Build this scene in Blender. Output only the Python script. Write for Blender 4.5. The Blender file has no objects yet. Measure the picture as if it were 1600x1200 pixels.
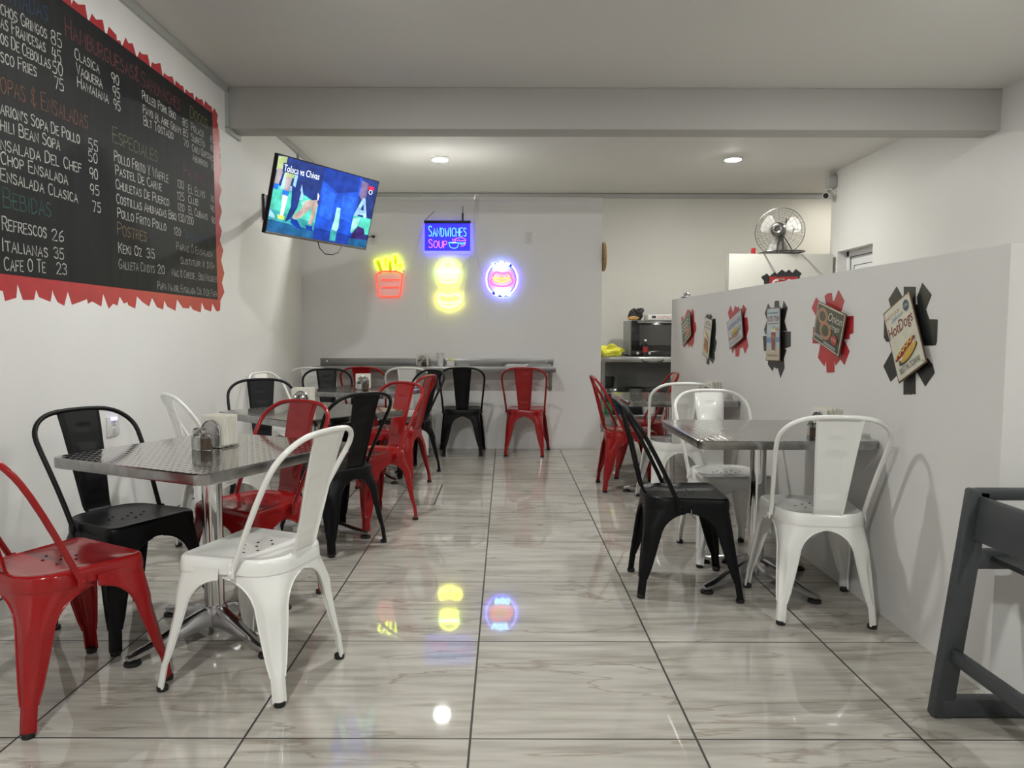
import bpy, bmesh, math, random
from mathutils import Vector, Matrix
random.seed(7)
S = bpy.context.scene
COL = S.collection

# ---------------------------------------------------------------- camera, world, exposure
cam_d = bpy.data.cameras.new('camera'); cam = bpy.data.objects.new('camera', cam_d); COL.objects.link(cam)
F_PX = 1120.0
cam_d.sensor_fit = 'HORIZONTAL'; cam_d.sensor_width = 36.0
cam_d.lens = 36.0 * F_PX / 1600.0
cam_d.shift_x = (800.0 - 790.0) / 1600.0
cam_d.clip_start = 0.05; cam_d.clip_end = 100
PITCH = math.atan(77.0 / F_PX)
cam.location = (0, 0, 1.18)
cam.rotation_euler = (Matrix.Rotation(math.pi/2 - PITCH, 4, 'X') @ Matrix.Rotation(0.0025, 4, 'Z')).to_euler()
S.camera = cam
w = bpy.data.worlds.new('world'); S.world = w; w.use_nodes = True
w.node_tree.nodes['Background'].inputs[0].default_value = (0.6, 0.65, 0.75, 1)
w.node_tree.nodes['Background'].inputs[1].default_value = 0.05
S.view_settings.view_transform = 'Standard'; S.view_settings.look = 'None'
S.view_settings.gamma = 1.0; S.view_settings.use_curve_mapping = False
S.view_settings.exposure = 1.3
LAMP_L = 300.0          # radiance of the ceiling LED discs
LAMPS = [(-0.69, 7.63, 0.9, (1.0, 1.0, 0.94), 'left one of the two lit ceiling lights beyond the beam, above the neon signs'),
         (2.36, 7.60, 0.85, (1.0, 0.99, 0.92), 'right one of the two lit ceiling lights beyond the beam, above the kitchen counter'),
         (-0.68, 3.75, 0.8, (0.985, 1.0, 0.965), 'round ceiling light in front of the beam above the left dining tables'),
         (2.40, 3.75, 0.9, (0.985, 1.0, 0.965), 'round ceiling light in front of the beam on the right'),
         (-0.68, -0.10, 1.45, (0.985, 1.0, 0.965), 'round ceiling light above the viewer on the left'),
         (2.40, -0.10, 1.1, (0.985, 1.0, 0.965), 'round ceiling light above the viewer on the right'),
         (4.3, 8.75, 0.38, (1.0, 0.95, 0.84), 'round ceiling light hidden in the alcove behind the low white wall')]

# ---------------------------------------------------------------- materials
def nodes_of(m): return m.node_tree.nodes, m.node_tree.links
def mat(name, col, rough=0.5, metal=0.0, spec=0.5, coat=0.0, noise=0.0, nscale=8.0, bump=0.0, bscale=60.0, emit=None, estr=0.0, trans=0.0, aniso=None):
    m = bpy.data.materials.new(name); m.use_nodes = True
    N, L = nodes_of(m); b = N['Principled BSDF']
    b.inputs['Base Color'].default_value = (*col, 1); b.inputs['Roughness'].default_value = rough
    b.inputs['Metallic'].default_value = metal; b.inputs['Specular IOR Level'].default_value = spec
    b.inputs['Coat Weight'].default_value = coat; b.inputs['Coat Roughness'].default_value = 0.06
    b.inputs['Transmission Weight'].default_value = trans
    if emit: b.inputs['Emission Color'].default_value = (*emit, 1); b.inputs['Emission Strength'].default_value = estr
    tc = N.new('ShaderNodeTexCoord')
    if noise > 0:
        mp = N.new('ShaderNodeMapping'); L.new(tc.outputs['Object'], mp.inputs[0])
        if aniso: mp.inputs['Scale'].default_value = aniso
        n = N.new('ShaderNodeTexNoise'); n.inputs['Scale'].default_value = nscale; n.inputs['Detail'].default_value = 5
        L.new(mp.outputs[0], n.inputs['Vector'])
        r = N.new('ShaderNodeValToRGB'); r.color_ramp.elements[0].position = 0.3; r.color_ramp.elements[1].position = 0.7
        r.color_ramp.elements[0].color = (*[max(0, c*(1-noise)) for c in col], 1)
        r.color_ramp.elements[1].color = (*[min(1, c*(1+noise)) for c in col], 1)
        L.new(n.outputs['Fac'], r.inputs['Fac']); L.new(r.outputs['Color'], b.inputs['Base Color'])
    if bump > 0:
        n2 = N.new('ShaderNodeTexNoise'); n2.inputs['Scale'].default_value = bscale; n2.inputs['Detail'].default_value = 4
        L.new(tc.outputs['Object'], n2.inputs['Vector'])
        bp = N.new('ShaderNodeBump'); bp.inputs['Strength'].default_value = bump; bp.inputs['Distance'].default_value = 0.004
        L.new(n2.outputs['Fac'], bp.inputs['Height']); L.new(bp.outputs[0], b.inputs['Normal'])
    return m
def emat(name, col, s):
    m = bpy.data.materials.new(name); m.use_nodes = True
    N, L = nodes_of(m); b = N['Principled BSDF']
    b.inputs['Base Color'].default_value = (*[0.4*c for c in col], 1)
    b.inputs['Emission Color'].default_value = (*col, 1); b.inputs['Emission Strength'].default_value = s
    b.inputs['Roughness'].default_value = 0.4
    return m
M = {}
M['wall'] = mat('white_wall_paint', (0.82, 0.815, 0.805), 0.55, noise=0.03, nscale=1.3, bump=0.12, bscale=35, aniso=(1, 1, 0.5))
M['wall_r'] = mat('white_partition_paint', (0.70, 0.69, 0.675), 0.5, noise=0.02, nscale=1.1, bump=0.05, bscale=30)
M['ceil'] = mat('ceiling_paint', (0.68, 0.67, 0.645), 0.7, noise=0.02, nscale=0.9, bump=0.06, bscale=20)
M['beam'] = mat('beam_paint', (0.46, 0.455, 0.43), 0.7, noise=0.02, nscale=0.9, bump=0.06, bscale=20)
M['cream'] = mat('kitchen_wall_paint', (0.62, 0.61, 0.565), 0.5, noise=0.02, nscale=1.0)
M['trim'] = mat('grey_cable_trunking', (0.42, 0.43, 0.42), 0.45, noise=0.03)
M['trim_w'] = mat('white_cable_trunking', (0.75, 0.75, 0.72), 0.35, noise=0.02)
M['red'] = mat('red_powder_coat', (0.30, 0.009, 0.010), 0.16, spec=0.4, coat=0.1, noise=0.03, nscale=5, bump=0.02, bscale=25)
M['white'] = mat('white_powder_coat', (0.85, 0.85, 0.82), 0.2, spec=0.5, coat=0.5, noise=0.01, nscale=5, bump=0.02, bscale=25)
M['black'] = mat('black_powder_coat', (0.005, 0.005, 0.006), 0.40, spec=0.2, noise=0.1, nscale=6, bump=0.02, bscale=60)
M['hole'] = mat('drain_hole_shadow', (0.01, 0.01, 0.01), 0.9)
M['rubber'] = mat('black_rubber', (0.012, 0.012, 0.012), 0.6, noise=0.1)
M['chrome'] = mat('polished_aluminium', (0.72, 0.72, 0.72), 0.12, metal=1, noise=0.03, nscale=20)
M['cast'] = mat('cast_aluminium', (0.55, 0.55, 0.56), 0.22, metal=1, noise=0.05, nscale=15, bump=0.03, bscale=40)
M['steel'] = mat('brushed_stainless', (0.30, 0.30, 0.295), 0.32, metal=1, noise=0.08, nscale=6, aniso=(0.3, 8, 8))
M['band'] = mat('table_edge_band', (0.34, 0.335, 0.33), 0.2, metal=1, noise=0.25, nscale=18)
M['steel_b'] = mat('bright_stainless', (0.46, 0.46, 0.45), 0.25, metal=1, noise=0.06, nscale=6, aniso=(0.3, 8, 8))
M['steel_dk'] = mat('shaded_grey_steel', (0.16, 0.16, 0.155), 0.5, metal=0.5, noise=0.08)
M['paper'] = mat('napkin_paper', (0.72, 0.69, 0.62), 0.85, noise=0.06, nscale=60, aniso=(1, 12, 1))
M['salt'] = mat('salt', (0.75, 0.74, 0.70), 0.7, noise=0.1, nscale=90)
M['pepper'] = mat('ground_pepper', (0.12, 0.075, 0.04), 0.8, noise=0.4, nscale=120)
M['glass'] = mat('clear_glass', (0.95, 0.97, 0.96), 0.03, trans=1.0)
M['blackp'] = mat('black_plastic', (0.012, 0.012, 0.014), 0.35, noise=0.1)
M['cable_b'] = mat('black_cable', (0.01, 0.01, 0.01), 0.5, noise=0.1)
M['cable_w'] = mat('white_cable', (0.65, 0.65, 0.65), 0.5, noise=0.05)
M['cable_g'] = mat('grey_cable', (0.25, 0.25, 0.25), 0.5, noise=0.05)
M['outlet'] = mat('white_plastic', (0.72, 0.72, 0.70), 0.35, noise=0.02)
M['board'] = mat('chalkboard_black', (0.009, 0.0095, 0.011), 0.6, spec=0.35, noise=0.35, nscale=3, aniso=(1, 6, 0.5), bump=0.05, bscale=40)
M['paint_red'] = mat('red_wall_paint', (0.45, 0.022, 0.03), 0.38, spec=0.6, noise=0.12, nscale=9, bump=0.25, bscale=55)
M['paint_blk'] = mat('black_wall_paint', (0.014, 0.015, 0.016), 0.36, spec=0.6, noise=0.2, nscale=9, bump=0.25, bscale=70)
M['grey_wood'] = mat('dark_grey_painted_wood', (0.045, 0.05, 0.054), 0.45, noise=0.12, nscale=5, bump=0.06, bscale=30, aniso=(1, 1, 4))
M['door'] = mat('white_aluminium_door', (0.70, 0.71, 0.72), 0.3, noise=0.02)
M['gap'] = mat('dark_gap', (0.05, 0.05, 0.05), 0.8)
M['oven_blk'] = mat('oven_black_enamel', (0.008, 0.008, 0.009), 0.12, spec=0.6, coat=0.3)
M['oven_glass'] = mat('oven_dark_glass', (0.03, 0.028, 0.022), 0.05, spec=0.7, coat=0.5)
M['oven_grey'] = mat('oven_grey_steel', (0.30, 0.31, 0.30), 0.4, metal=0.6, noise=0.05)
M['wood'] = mat('golden_wood', (0.36, 0.23, 0.09), 0.5, noise=0.2, nscale=10, aniso=(1, 1, 8))
M['yellow'] = mat('yellow_plastic_bag', (0.75, 0.72, 0.06), 0.35, noise=0.1, nscale=12)
M['cardw'] = mat('white_cardboard', (0.70, 0.68, 0.66), 0.6, noise=0.04)
M['cola'] = mat('dark_red_soda_label', (0.30, 0.012, 0.015), 0.3, noise=0.05)
M['soda'] = mat('brown_soda', (0.03, 0.012, 0.008), 0.1, noise=0.1)
M['blue_tub'] = mat('blue_plastic', (0.03, 0.08, 0.25), 0.4, noise=0.05)
M['green_tub'] = mat('green_plastic', (0.03, 0.22, 0.09), 0.4, noise=0.05)
M['bun'] = mat('bread_crust', (0.55, 0.30, 0.10), 0.6, noise=0.15)
M['fan_met'] = mat('fan_dark_chrome', (0.16, 0.16, 0.155), 0.3, metal=1, noise=0.05)
M['fan_wire'] = mat('fan_wire_chrome', (0.20, 0.20, 0.19), 0.3, metal=1, noise=0.05)
M['fan_blade'] = mat('bright_fan_blade', (0.62, 0.61, 0.58), 0.6, metal=0.2, noise=0.02)
M['lamp_ring'] = mat('lamp_white_ring', (0.75, 0.75, 0.74), 0.4, noise=0.02)
for i, L_ in enumerate(LAMPS): M['lamp%d' % i] = emat('lamp_diffuser', L_[3], LAMP_L * L_[2])

def tile_floor():
    m = bpy.data.materials.new('glossy_streaked_floor_tile'); m.use_nodes = True
    N, L = nodes_of(m); b = N['Principled BSDF']
    g = N.new('ShaderNodeNewGeometry'); sp = N.new('ShaderNodeSeparateXYZ'); L.new(g.outputs['Position'], sp.inputs[0])
    def mth(op, a, bb=None, c=None):
        n = N.new('ShaderNodeMath'); n.operation = op
        for i, v in enumerate((a, bb, c)):
            if v is None: continue
            if isinstance(v, (int, float)): n.inputs[i].default_value = v
            else: L.new(v, n.inputs[i])
        return n.outputs[0]
    tx = mth('DIVIDE', mth('ADD', sp.outputs[0], 0.1010 + 0.6625*20), 0.6625)
    ty = mth('DIVIDE', mth('ADD', sp.outputs[1], -2.0215 + 0.6675*20), 0.6675)
    fx = mth('FRACT', tx); fy = mth('FRACT', ty); ix = mth('FLOOR', tx); iy = mth('FLOOR', ty)
    dx = mth('MINIMUM', fx, mth('SUBTRACT', 1.0, fx)); dy = mth('MINIMUM', fy, mth('SUBTRACT', 1.0, fy))
    gx = mth('LESS_THAN', dx, 0.0052); gy = mth('LESS_THAN', dy, 0.0044)
    # the square inspection cover cut into the tiles on the left side of the aisle
    X, Y = sp.outputs[0], sp.outputs[1]
    def band(v, a, bb): return mth('MULTIPLY', mth('GREATER_THAN', v, a), mth('LESS_THAN', v, bb))
    inx = band(X, -1.14, -0.49); iny = band(Y, 4.915, 5.58)
    cov = mth('MAXIMUM', mth('MULTIPLY', inx, mth('MAXIMUM', band(Y, 4.912, 4.922), band(Y, 5.572, 5.582))),
              mth('MULTIPLY', iny, mth('MAXIMUM', band(X, -1.14, -1.13), band(X, -0.502, -0.49))))
    grout = mth('MAXIMUM', mth('MAXIMUM', gx, gy), cov)
    cid = N.new('ShaderNodeCombineXYZ'); L.new(ix, cid.inputs[0]); L.new(iy, cid.inputs[1])
    wn = N.new('ShaderNodeTexWhiteNoise'); wn.noise_dimensions = '2D'; L.new(cid.outputs[0], wn.inputs['Vector'])
    ofs = N.new('ShaderNodeVectorMath'); ofs.operation = 'SCALE'; L.new(wn.outputs['Color'], ofs.inputs[0]); ofs.inputs['Scale'].default_value = 30
    def streak(sx, sy, rot, scale, detail, dist):
        mp = N.new('ShaderNodeMapping'); mp.inputs['Scale'].default_value = (sx, sy, 1); mp.inputs['Rotation'].default_value = (0, 0, rot)
        L.new(g.outputs['Position'], mp.inputs[0])
        ad = N.new('ShaderNodeVectorMath'); ad.operation = 'ADD'; L.new(mp.outputs[0], ad.inputs[0]); L.new(ofs.outputs[0], ad.inputs[1])
        n = N.new('ShaderNodeTexNoise'); n.inputs['Scale'].default_value = scale; n.inputs['Detail'].default_value = detail; n.inputs['Distortion'].default_value = dist
        L.new(ad.outputs[0], n.inputs['Vector']); return n.outputs['Fac']
    s1 = streak(0.9, 7.0, 0.10, 1.6, 6, 0.5)
    s2 = streak(0.5, 2.6, 0.20, 1.6, 9, 0.5)
    s3 = streak(1.5, 14.0, 0.06, 2.0, 8, 0.2)
    vein = mth('ABSOLUTE', mth('SUBTRACT', s2, 0.5))
    ra = N.new('ShaderNodeValToRGB'); e = ra.color_ramp.elements
    e[0].position = 0.30; e[0].color = (0.27, 0.248, 0.215, 1); e[1].position = 0.70; e[1].color = (0.53, 0.505, 0.455, 1)
    e2 = ra.color_ramp.elements.new(0.5); e2.color = (0.43, 0.405, 0.362, 1)
    mix1 = mth('ADD', mth('MULTIPLY', s1, 0.45), mth('MULTIPLY', s3, 0.55)); L.new(mix1, ra.inputs['Fac'])
    rv = N.new('ShaderNodeValToRGB'); rv.color_ramp.elements[0].position = 0.0; rv.color_ramp.elements[0].color = (1, 1, 1, 1)
    rv.color_ramp.elements[1].position = 0.012; rv.color_ramp.elements[1].color = (0, 0, 0, 1); L.new(vein, rv.inputs['Fac'])
    mx = N.new('ShaderNodeMix'); mx.data_type = 'RGBA'; L.new(mth('MULTIPLY', rv.outputs['Color'], 0.6), mx.inputs[0]); L.new(ra.outputs['Color'], mx.inputs[6]); mx.inputs[7].default_value = (0.22, 0.18, 0.14, 1)
    mg = N.new('ShaderNodeMix'); mg.data_type = 'RGBA'; L.new(grout, mg.inputs[0]); L.new(mx.outputs[2], mg.inputs[6]); mg.inputs[7].default_value = (0.028, 0.025, 0.022, 1)
    L.new(mg.outputs[2], b.inputs['Base Color'])
    L.new(mth('ADD', 0.03, mth('MULTIPLY', grout, 0.6)), b.inputs['Roughness'])
    b.inputs['Specular IOR Level'].default_value = 0.55
    n = N.new('ShaderNodeTexNoise'); n.inputs['Scale'].default_value = 14; n.inputs['Detail'].default_value = 2; L.new(g.outputs['Position'], n.inputs['Vector'])
    bp = N.new('ShaderNodeBump'); bp.inputs['Strength'].default_value = 0.008; bp.inputs['Distance'].default_value = 0.004
    hgt = mth('SUBTRACT', mth('MULTIPLY', n.outputs['Fac'], 0.5), mth('MULTIPLY', grout, 1.0))
    L.new(hgt, bp.inputs['Height']); L.new(bp.outputs[0], b.inputs['Normal'])
    return m
M['floor'] = tile_floor()
def woven_steel():
    m = bpy.data.materials.new('embossed_stainless_tabletop'); m.use_nodes = True
    N, L = nodes_of(m); b = N['Principled BSDF']
    b.inputs['Metallic'].default_value = 1.0; b.inputs['Roughness'].default_value = 0.09
    tc = N.new('ShaderNodeTexCoord')
    sp = N.new('ShaderNodeSeparateXYZ'); L.new(tc.outputs['Object'], sp.inputs[0])
    def mth(op, a, bb=None):
        q = N.new('ShaderNodeMath'); q.operation = op
        for i_, v in enumerate((a, bb)):
            if v is None: continue
            if isinstance(v, (int, float)): q.inputs[i_].default_value = v
            else: L.new(v, q.inputs[i_])
        return q.outputs[0]
    kk = 2*math.pi/0.060
    sxy = mth('ABSOLUTE', mth('MULTIPLY', mth('SINE', mth('MULTIPLY', sp.outputs[0], kk)), mth('SINE', mth('MULTIPLY', sp.outputs[1], kk))))
    mr = N.new('ShaderNodeMapRange'); mr.interpolation_type = 'SMOOTHSTEP'; mr.inputs['From Min'].default_value = 0.45; mr.inputs['From Max'].default_value = 0.95; L.new(sxy, mr.inputs['Value'])
    n = N.new('ShaderNodeTexNoise'); n.inputs['Scale'].default_value = 3; L.new(tc.outputs['Object'], n.inputs['Vector'])
    r = N.new('ShaderNodeValToRGB'); r.color_ramp.elements[0].color = (0.38, 0.37, 0.36, 1); r.color_ramp.elements[1].color = (0.52, 0.51, 0.49, 1); L.new(n.outputs['Fac'], r.inputs['Fac'])
    L.new(r.outputs['Color'], b.inputs['Base Color'])
    bp = N.new('ShaderNodeBump'); bp.inputs['Strength'].default_value = 1.0; bp.inputs['Distance'].default_value = 0.0007
    L.new(mr.outputs['Result'], bp.inputs['Height']); L.new(bp.outputs[0], b.inputs['Normal'])
    return m
M['top'] = woven_steel()

# ---------------------------------------------------------------- mesh helpers
def rbox_geo(size, bev=0.0, seg=2):
    bm = bmesh.new(); bmesh.ops.create_cube(bm, size=1.0)
    bmesh.ops.scale(bm, vec=size, verts=bm.verts)
    if bev > 0: bmesh.ops.bevel(bm, geom=list(bm.edges), offset=bev, segments=seg, affect='EDGES', profile=0.5)
    bm.verts.index_update()
    vs = [v.co.copy() for v in bm.verts]; fs = [[v.index for v in f.verts] for f in bm.faces]; bm.free()
    return vs, fs
class MB:
    def __init__(s): s.v = []; s.f = []; s.m = []
    def add(s, vs, fs, mi=0):
        o = len(s.v); s.v += [tuple(p) for p in vs]; s.f += [tuple(i + o for i in f) for f in fs]; s.m += [mi]*len(fs); return s
    def box(s, c, size, mi=0, bev=0.0, rot=None):
        vs, fs = rbox_geo(size, bev); R = rot or Matrix.Identity(3); c = Vector(c)
        return s.add([R @ v + c for v in vs], fs, mi)
    def bar(s, a, b, wdt, hgt, mi=0, bev=0.0, up=(0, 0, 1)):
        a = Vector(a); b = Vector(b); d = (b - a); ln = d.length; d.normalize()
        sx = d.cross(Vector(up)).normalized(); u = sx.cross(d)
        R = Matrix((sx, d, u)).transposed()
        return s.box((a + b)/2, (wdt, ln, hgt), mi, bev, R)
    def tube(s, path, r, n=8, closed=False, mi=0, caps=True):
        P = [Vector(p) for p in path]; k = len(P)
        rr = r if isinstance(r, (list, tuple)) else [r]*k
        T = []
        for i in range(k):
            a = P[(i-1) % k] if (closed or i > 0) else P[i]; b = P[(i+1) % k] if (closed or i < k-1) else P[i]
            T.append((b - a).normalized())
        ref = Vector((0, 0, 1)) if abs(T[0].z) < 0.9 else Vector((1, 0, 0))
        nrm = T[0].cross(ref).normalized(); vs = []; fs = []
        for i in range(k):
            nrm = (nrm - T[i]*nrm.dot(T[i])).normalized(); bi = T[i].cross(nrm)
            for j in range(n):
                a = 2*math.pi*j/n; vs.append(P[i] + (nrm*math.cos(a) + bi*math.sin(a))*rr[i])
        for i in range(k if closed else k-1):
            i2 = (i+1) % k
            for j in range(n): fs.append((i*n+j, i*n+(j+1) % n, i2*n+(j+1) % n, i2*n+j))
        if caps and not closed: fs.append(tuple(range(n-1, -1, -1))); fs.append(tuple((k-1)*n+j for j in range(n)))
        return s.add(vs, fs, mi)
    def lathe(s, prof, n=24, c=(0, 0, 0), mi=0, axis=None, capb=True, capt=True):
        R = Matrix.Identity(3)
        if axis: R = Vector((0, 0, 1)).rotation_difference(Vector(axis)).to_matrix()
        c = Vector(c); vs = []; fs = []
        for (r, z) in prof:
            for j in range(n):
                a = 2*math.pi*j/n; vs.append(R @ Vector((r*math.cos(a), r*math.sin(a), z)) + c)
        for i in range(len(prof)-1):
            for j in range(n): fs.append((i*n+j, i*n+(j+1) % n, (i+1)*n+(j+1) % n, (i+1)*n+j))
        if capb: fs.append(tuple(range(n-1, -1, -1)))
        if capt: fs.append(tuple((len(prof)-1)*n+j for j in range(n)))
        return s.add(vs, fs, mi)
    def prism(s, pts, d, mi=0):
        d = Vector(d); n = len(pts); P = [Vector(p) for p in pts]
        vs = P + [p + d for p in P]
        fs = [tuple(range(n)), tuple(range(2*n-1, n-1, -1))] + [(i, n+i, n+(i+1) % n, (i+1) % n) for i in range(n)]
        return s.add(vs, fs, mi)
    def grid(s, rows, mi=0):
        nr, nc = len(rows), len(rows[0])
        return s.add([p for r in rows for p in r], [(i*nc+j, i*nc+j+1, (i+1)*nc+j+1, (i+1)*nc+j) for i in range(nr-1) for j in range(nc-1)], mi)
    def ribbon(s, pts, wd, mp, mi=0):
        # flat stroke of width wd along 2-D points, mapped to space by mp
        n = len(pts); Lp = []; Rp = []
        for i in range(n):
            a = pts[max(0, i-1)]; b = pts[min(n-1, i+1)]
            dx, dy = b[0]-a[0], b[1]-a[1]; l = math.hypot(dx, dy) or 1e-6
            nx, ny = -dy/l*wd/2, dx/l*wd/2
            ex = (dx/l*wd*0.3 if i in (0, n-1) else 0) * (-1 if i == 0 else 1); ey = (dy/l*wd*0.3 if i in (0, n-1) else 0) * (-1 if i == 0 else 1)
            Lp.append(mp(pts[i][0]+nx+ex, pts[i][1]+ny+ey)); Rp.append(mp(pts[i][0]-nx+ex, pts[i][1]-ny+ey))
        return s.add(Lp + Rp, [(i, i+1, n+i+1, n+i) for i in range(n-1)], mi)
    def build(s, name, mats, parent=None, smooth=35, solid=0.0):
        me = bpy.data.meshes.new(name)
        if not isinstance(mats, (list, tuple)): mats = [mats]
        me.from_pydata(s.v, [], s.f)
        for m in mats: me.materials.append(m)
        me.polygons.foreach_set('material_index', s.m)
        bm = bmesh.new(); bm.from_mesh(me)
        if solid:
            bmesh.ops.recalc_face_normals(bm, faces=bm.faces)
            bmesh.ops.solidify(bm, geom=list(bm.faces), thickness=solid)
        bmesh.ops.recalc_face_normals(bm, faces=bm.faces)
        bm.to_mesh(me); bm.free()
        if smooth:
            me.polygons.foreach_set('use_smooth', [True]*len(me.polygons)); me.set_sharp_from_angle(angle=math.radians(smooth))
        me.update()
        o = bpy.data.objects.new(name, me); COL.objects.link(o)
        if parent: o.parent = parent
        return o
def tag(o, label=None, cat=None, group=None, kind=None):
    if label: o['label'] = label
    if cat: o['category'] = cat
    if group: o['group'] = group
    if kind: o['kind'] = kind
    return o
def thing(name, label, cat, loc=(0, 0, 0), rz=0.0, group=None):
    o = bpy.data.objects.new(name, None); COL.objects.link(o); o.location = loc; o.rotation_euler = (0, 0, rz)
    return tag(o, label, cat, group)
def struct(name, mb, m, smooth=35):
    o = mb.build(name, m, None, smooth); o['kind'] = 'structure'; return o
def dup(root, loc, rz, label=None, group=None):
    r = root.copy(); COL.objects.link(r); r.location = loc; r.rotation_euler = (0, 0, rz)
    if label: r['label'] = label
    if group: r['group'] = group
    for ch in list(root.children):
        c = ch.copy(); COL.objects.link(c); c.parent = r
        for gch in list(ch.children):
            d = gch.copy(); COL.objects.link(d); d.parent = c
    return r
def arc(cx, cy, rx, ry, a0, a1, n=10):
    return [(cx + rx*math.cos(math.radians(a0+(a1-a0)*i/n)), cy + ry*math.sin(math.radians(a0+(a1-a0)*i/n))) for i in range(n+1)]
# single-stroke hand lettering: glyph -> (width, strokes)
G = {
 'A': (.6, [[(0, 0), (.3, 1), (.6, 0)], [(.11, .36), (.49, .36)]]),
 'B': (.56, [[(0, 0), (0, 1), (.33, 1), (.48, .9), (.48, .66), (.33, .53), (0, .53)], [(.33, .53), (.55, .42), (.55, .12), (.38, 0), (0, 0)]]),
 'C': (.56, [arc(.32, .5, .32, .5, 48, 312)]),
 'D': (.56, [[(0, 0), (0, 1), (.28, 1), (.5, .82), (.56, .5), (.5, .18), (.28, 0), (0, 0)]]),
 'E': (.5, [[(.5, 1), (0, 1), (0, 0), (.5, 0)], [(0, .52), (.4, .52)]]),
 'F': (.48, [[(.48, 1), (0, 1), (0, 0)], [(0, .52), (.38, .52)]]),
 'G': (.6, [arc(.32, .5, .32, .5, 48, 335) + [(.6, .42), (.36, .42)]]),
 'H': (.56, [[(0, 0), (0, 1)], [(.56, 0), (.56, 1)], [(0, .52), (.56, .52)]]),
 'I': (.16, [[(.08, 0), (.08, 1)]]),
 'J': (.44, [[(.44, 1), (.44, .2), (.34, .02), (.14, .02), (0, .22)]]),
 'K': (.54, [[(0, 0), (0, 1)], [(.52, 1), (0, .42)], [(.18, .6), (.54, 0)]]),
 'L': (.46, [[(0, 1), (0, 0), (.46, 0)]]),
 'M': (.7, [[(0, 0), (.06, 1), (.35, .3), (.64, 1), (.7, 0)]]),
 'N': (.58, [[(0, 0), (0, 1), (.58, 0), (.58, 1)]]),
 '\u00d1': (.58, [[(0, 0), (0, 1), (.58, 0), (.58, 1)], [(.1, 1.14), (.2, 1.22), (.36, 1.14), (.48, 1.22)]]),
 '\u00d3': (.62, [arc(.31, .5, .31, .5, 90, 450, 14), [(.28, 1.1), (.42, 1.26)]]),
 'O': (.62, [arc(.31, .5, .31, .5, 90, 450, 14)]),
 'P': (.52, [[(0, 0), (0, 1), (.34, 1), (.52, .88), (.52, .62), (.34, .48), (0, .48)]]),
 'Q': (.62, [arc(.31, .5, .31, .5, 90, 450, 14), [(.36, .24), (.62, -.05)]]),
 'R': (.54, [[(0, 0), (0, 1), (.34, 1), (.5, .88), (.5, .64), (.34, .5), (0, .5)], [(.26, .5), (.54, 0)]]),
 'S': (.5, [[(.48, .86), (.36, .98), (.14, .98), (.02, .84), (.04, .66), (.24, .54), (.42, .44), (.49, .26), (.4, .06), (.2, 0), (.02, .12)]]),
 'T': (.56, [[(0, 1), (.56, 1)], [(.28, 1), (.28, 0)]]),
 'U': (.56, [[(0, 1), (0, .25), (.12, .04), (.28, 0), (.44, .04), (.56, .25), (.56, 1)]]),
 'V': (.58, [[(0, 1), (.29, 0), (.58, 1)]]),
 'W': (.78, [[(0, 1), (.18, 0), (.39, .75), (.6, 0), (.78, 1)]]),
 'X': (.56, [[(0, 0), (.56, 1)], [(0, 1), (.56, 0)]]),
 'Y': (.56, [[(0, 1), (.28, .5), (.56, 1)], [(.28, .5), (.28, 0)]]),
 'Z': (.54, [[(0, 1), (.54, 1), (0, 0), (.54, 0)]]),
 '0': (.5, [arc(.25, .5, .25, .5, 90, 450, 12)]),
 '1': (.24, [[(0, .8), (.16, 1), (.16, 0)]]),
 '2': (.5, [[(.03, .76), (.12, .96), (.32, 1), (.46, .86), (.44, .62), (.02, 0), (.5, 0)]]),
 '3': (.48, [[(.03, .86), (.2, 1), (.42, .92), (.44, .66), (.2, .54), (.46, .42), (.46, .12), (.24, 0), (.02, .12)]]),
 '4': (.52, [[(.1, 1), (.02, .42), (.52, .42)], [(.4, .9), (.4, 0)]]),
 '5': (.5, [[(.46, 1), (.08, 1), (.05, .56), (.3, .62), (.48, .42), (.44, .1), (.22, 0), (.02, .1)]]),
 '6': (.5, [[(.42, .96), (.2, .8), (.04, .4), (.08, .1), (.26, 0), (.46, .12), (.46, .38), (.28, .5), (.06, .36)]]),
 '7': (.48, [[(0, 1), (.48, 1), (.16, 0)]]),
 '8': (.5, [arc(.25, .75, .2, .25, -90, 270, 10), arc(.25, .25, .25, .25, 90, 450, 10)]),
 '9': (.5, [arc(.25, .7, .23, .3, 0, 360, 10) + [(.44, .35), (.36, 0)]]),
 '&': (.5, [[(.46, .82), (.3, .92), (.08, .84), (.1, .62), (.34, .5), (.06, .38), (.04, .14), (.24, .02), (.48, .16)], [(.25, 1.06), (.25, -.08)]]),
 "'": (.12, [[(.08, 1.05), (.04, .8)]]), ',': (.14, [[(.08, .1), (.02, -.14)]]), '/': (.4, [[(0, 0), (.4, 1)]]),
 '$': (.5, [[(.48, .86), (.14, .98), (.02, .76), (.42, .44), (.4, .08), (.02, .12)], [(.25, 1.1), (.25, -.1)]]),
 '=': (.4, [[(0, .35), (.4, .35)], [(0, .62), (.4, .62)]]), '!': (.14, [[(.07, 1), (.07, .3)], [(.07, .06), (.07, 0)]]), ' ': (.3, []),
}
def lay(txt, small=0.8):
    """strokes of a word line in units of the cap height; capitals start each word, the rest are small capitals"""
    x = 0.0; out = []; starts = []; first = True
    for ch in txt:
        wdt, st = G[ch]; k = 1.0 if (first or ch in "0123456789&$/") else small
        starts.append(x)
        j = lambda: random.uniform(-.025, .025)
        for s_ in st: out.append([(x + px_*k*1.0 + j(), py_*k + j()) for px_, py_ in s_])
        x += wdt*k + 0.16
        first = (ch == ' ')
    return out, starts, x - 0.16
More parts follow.
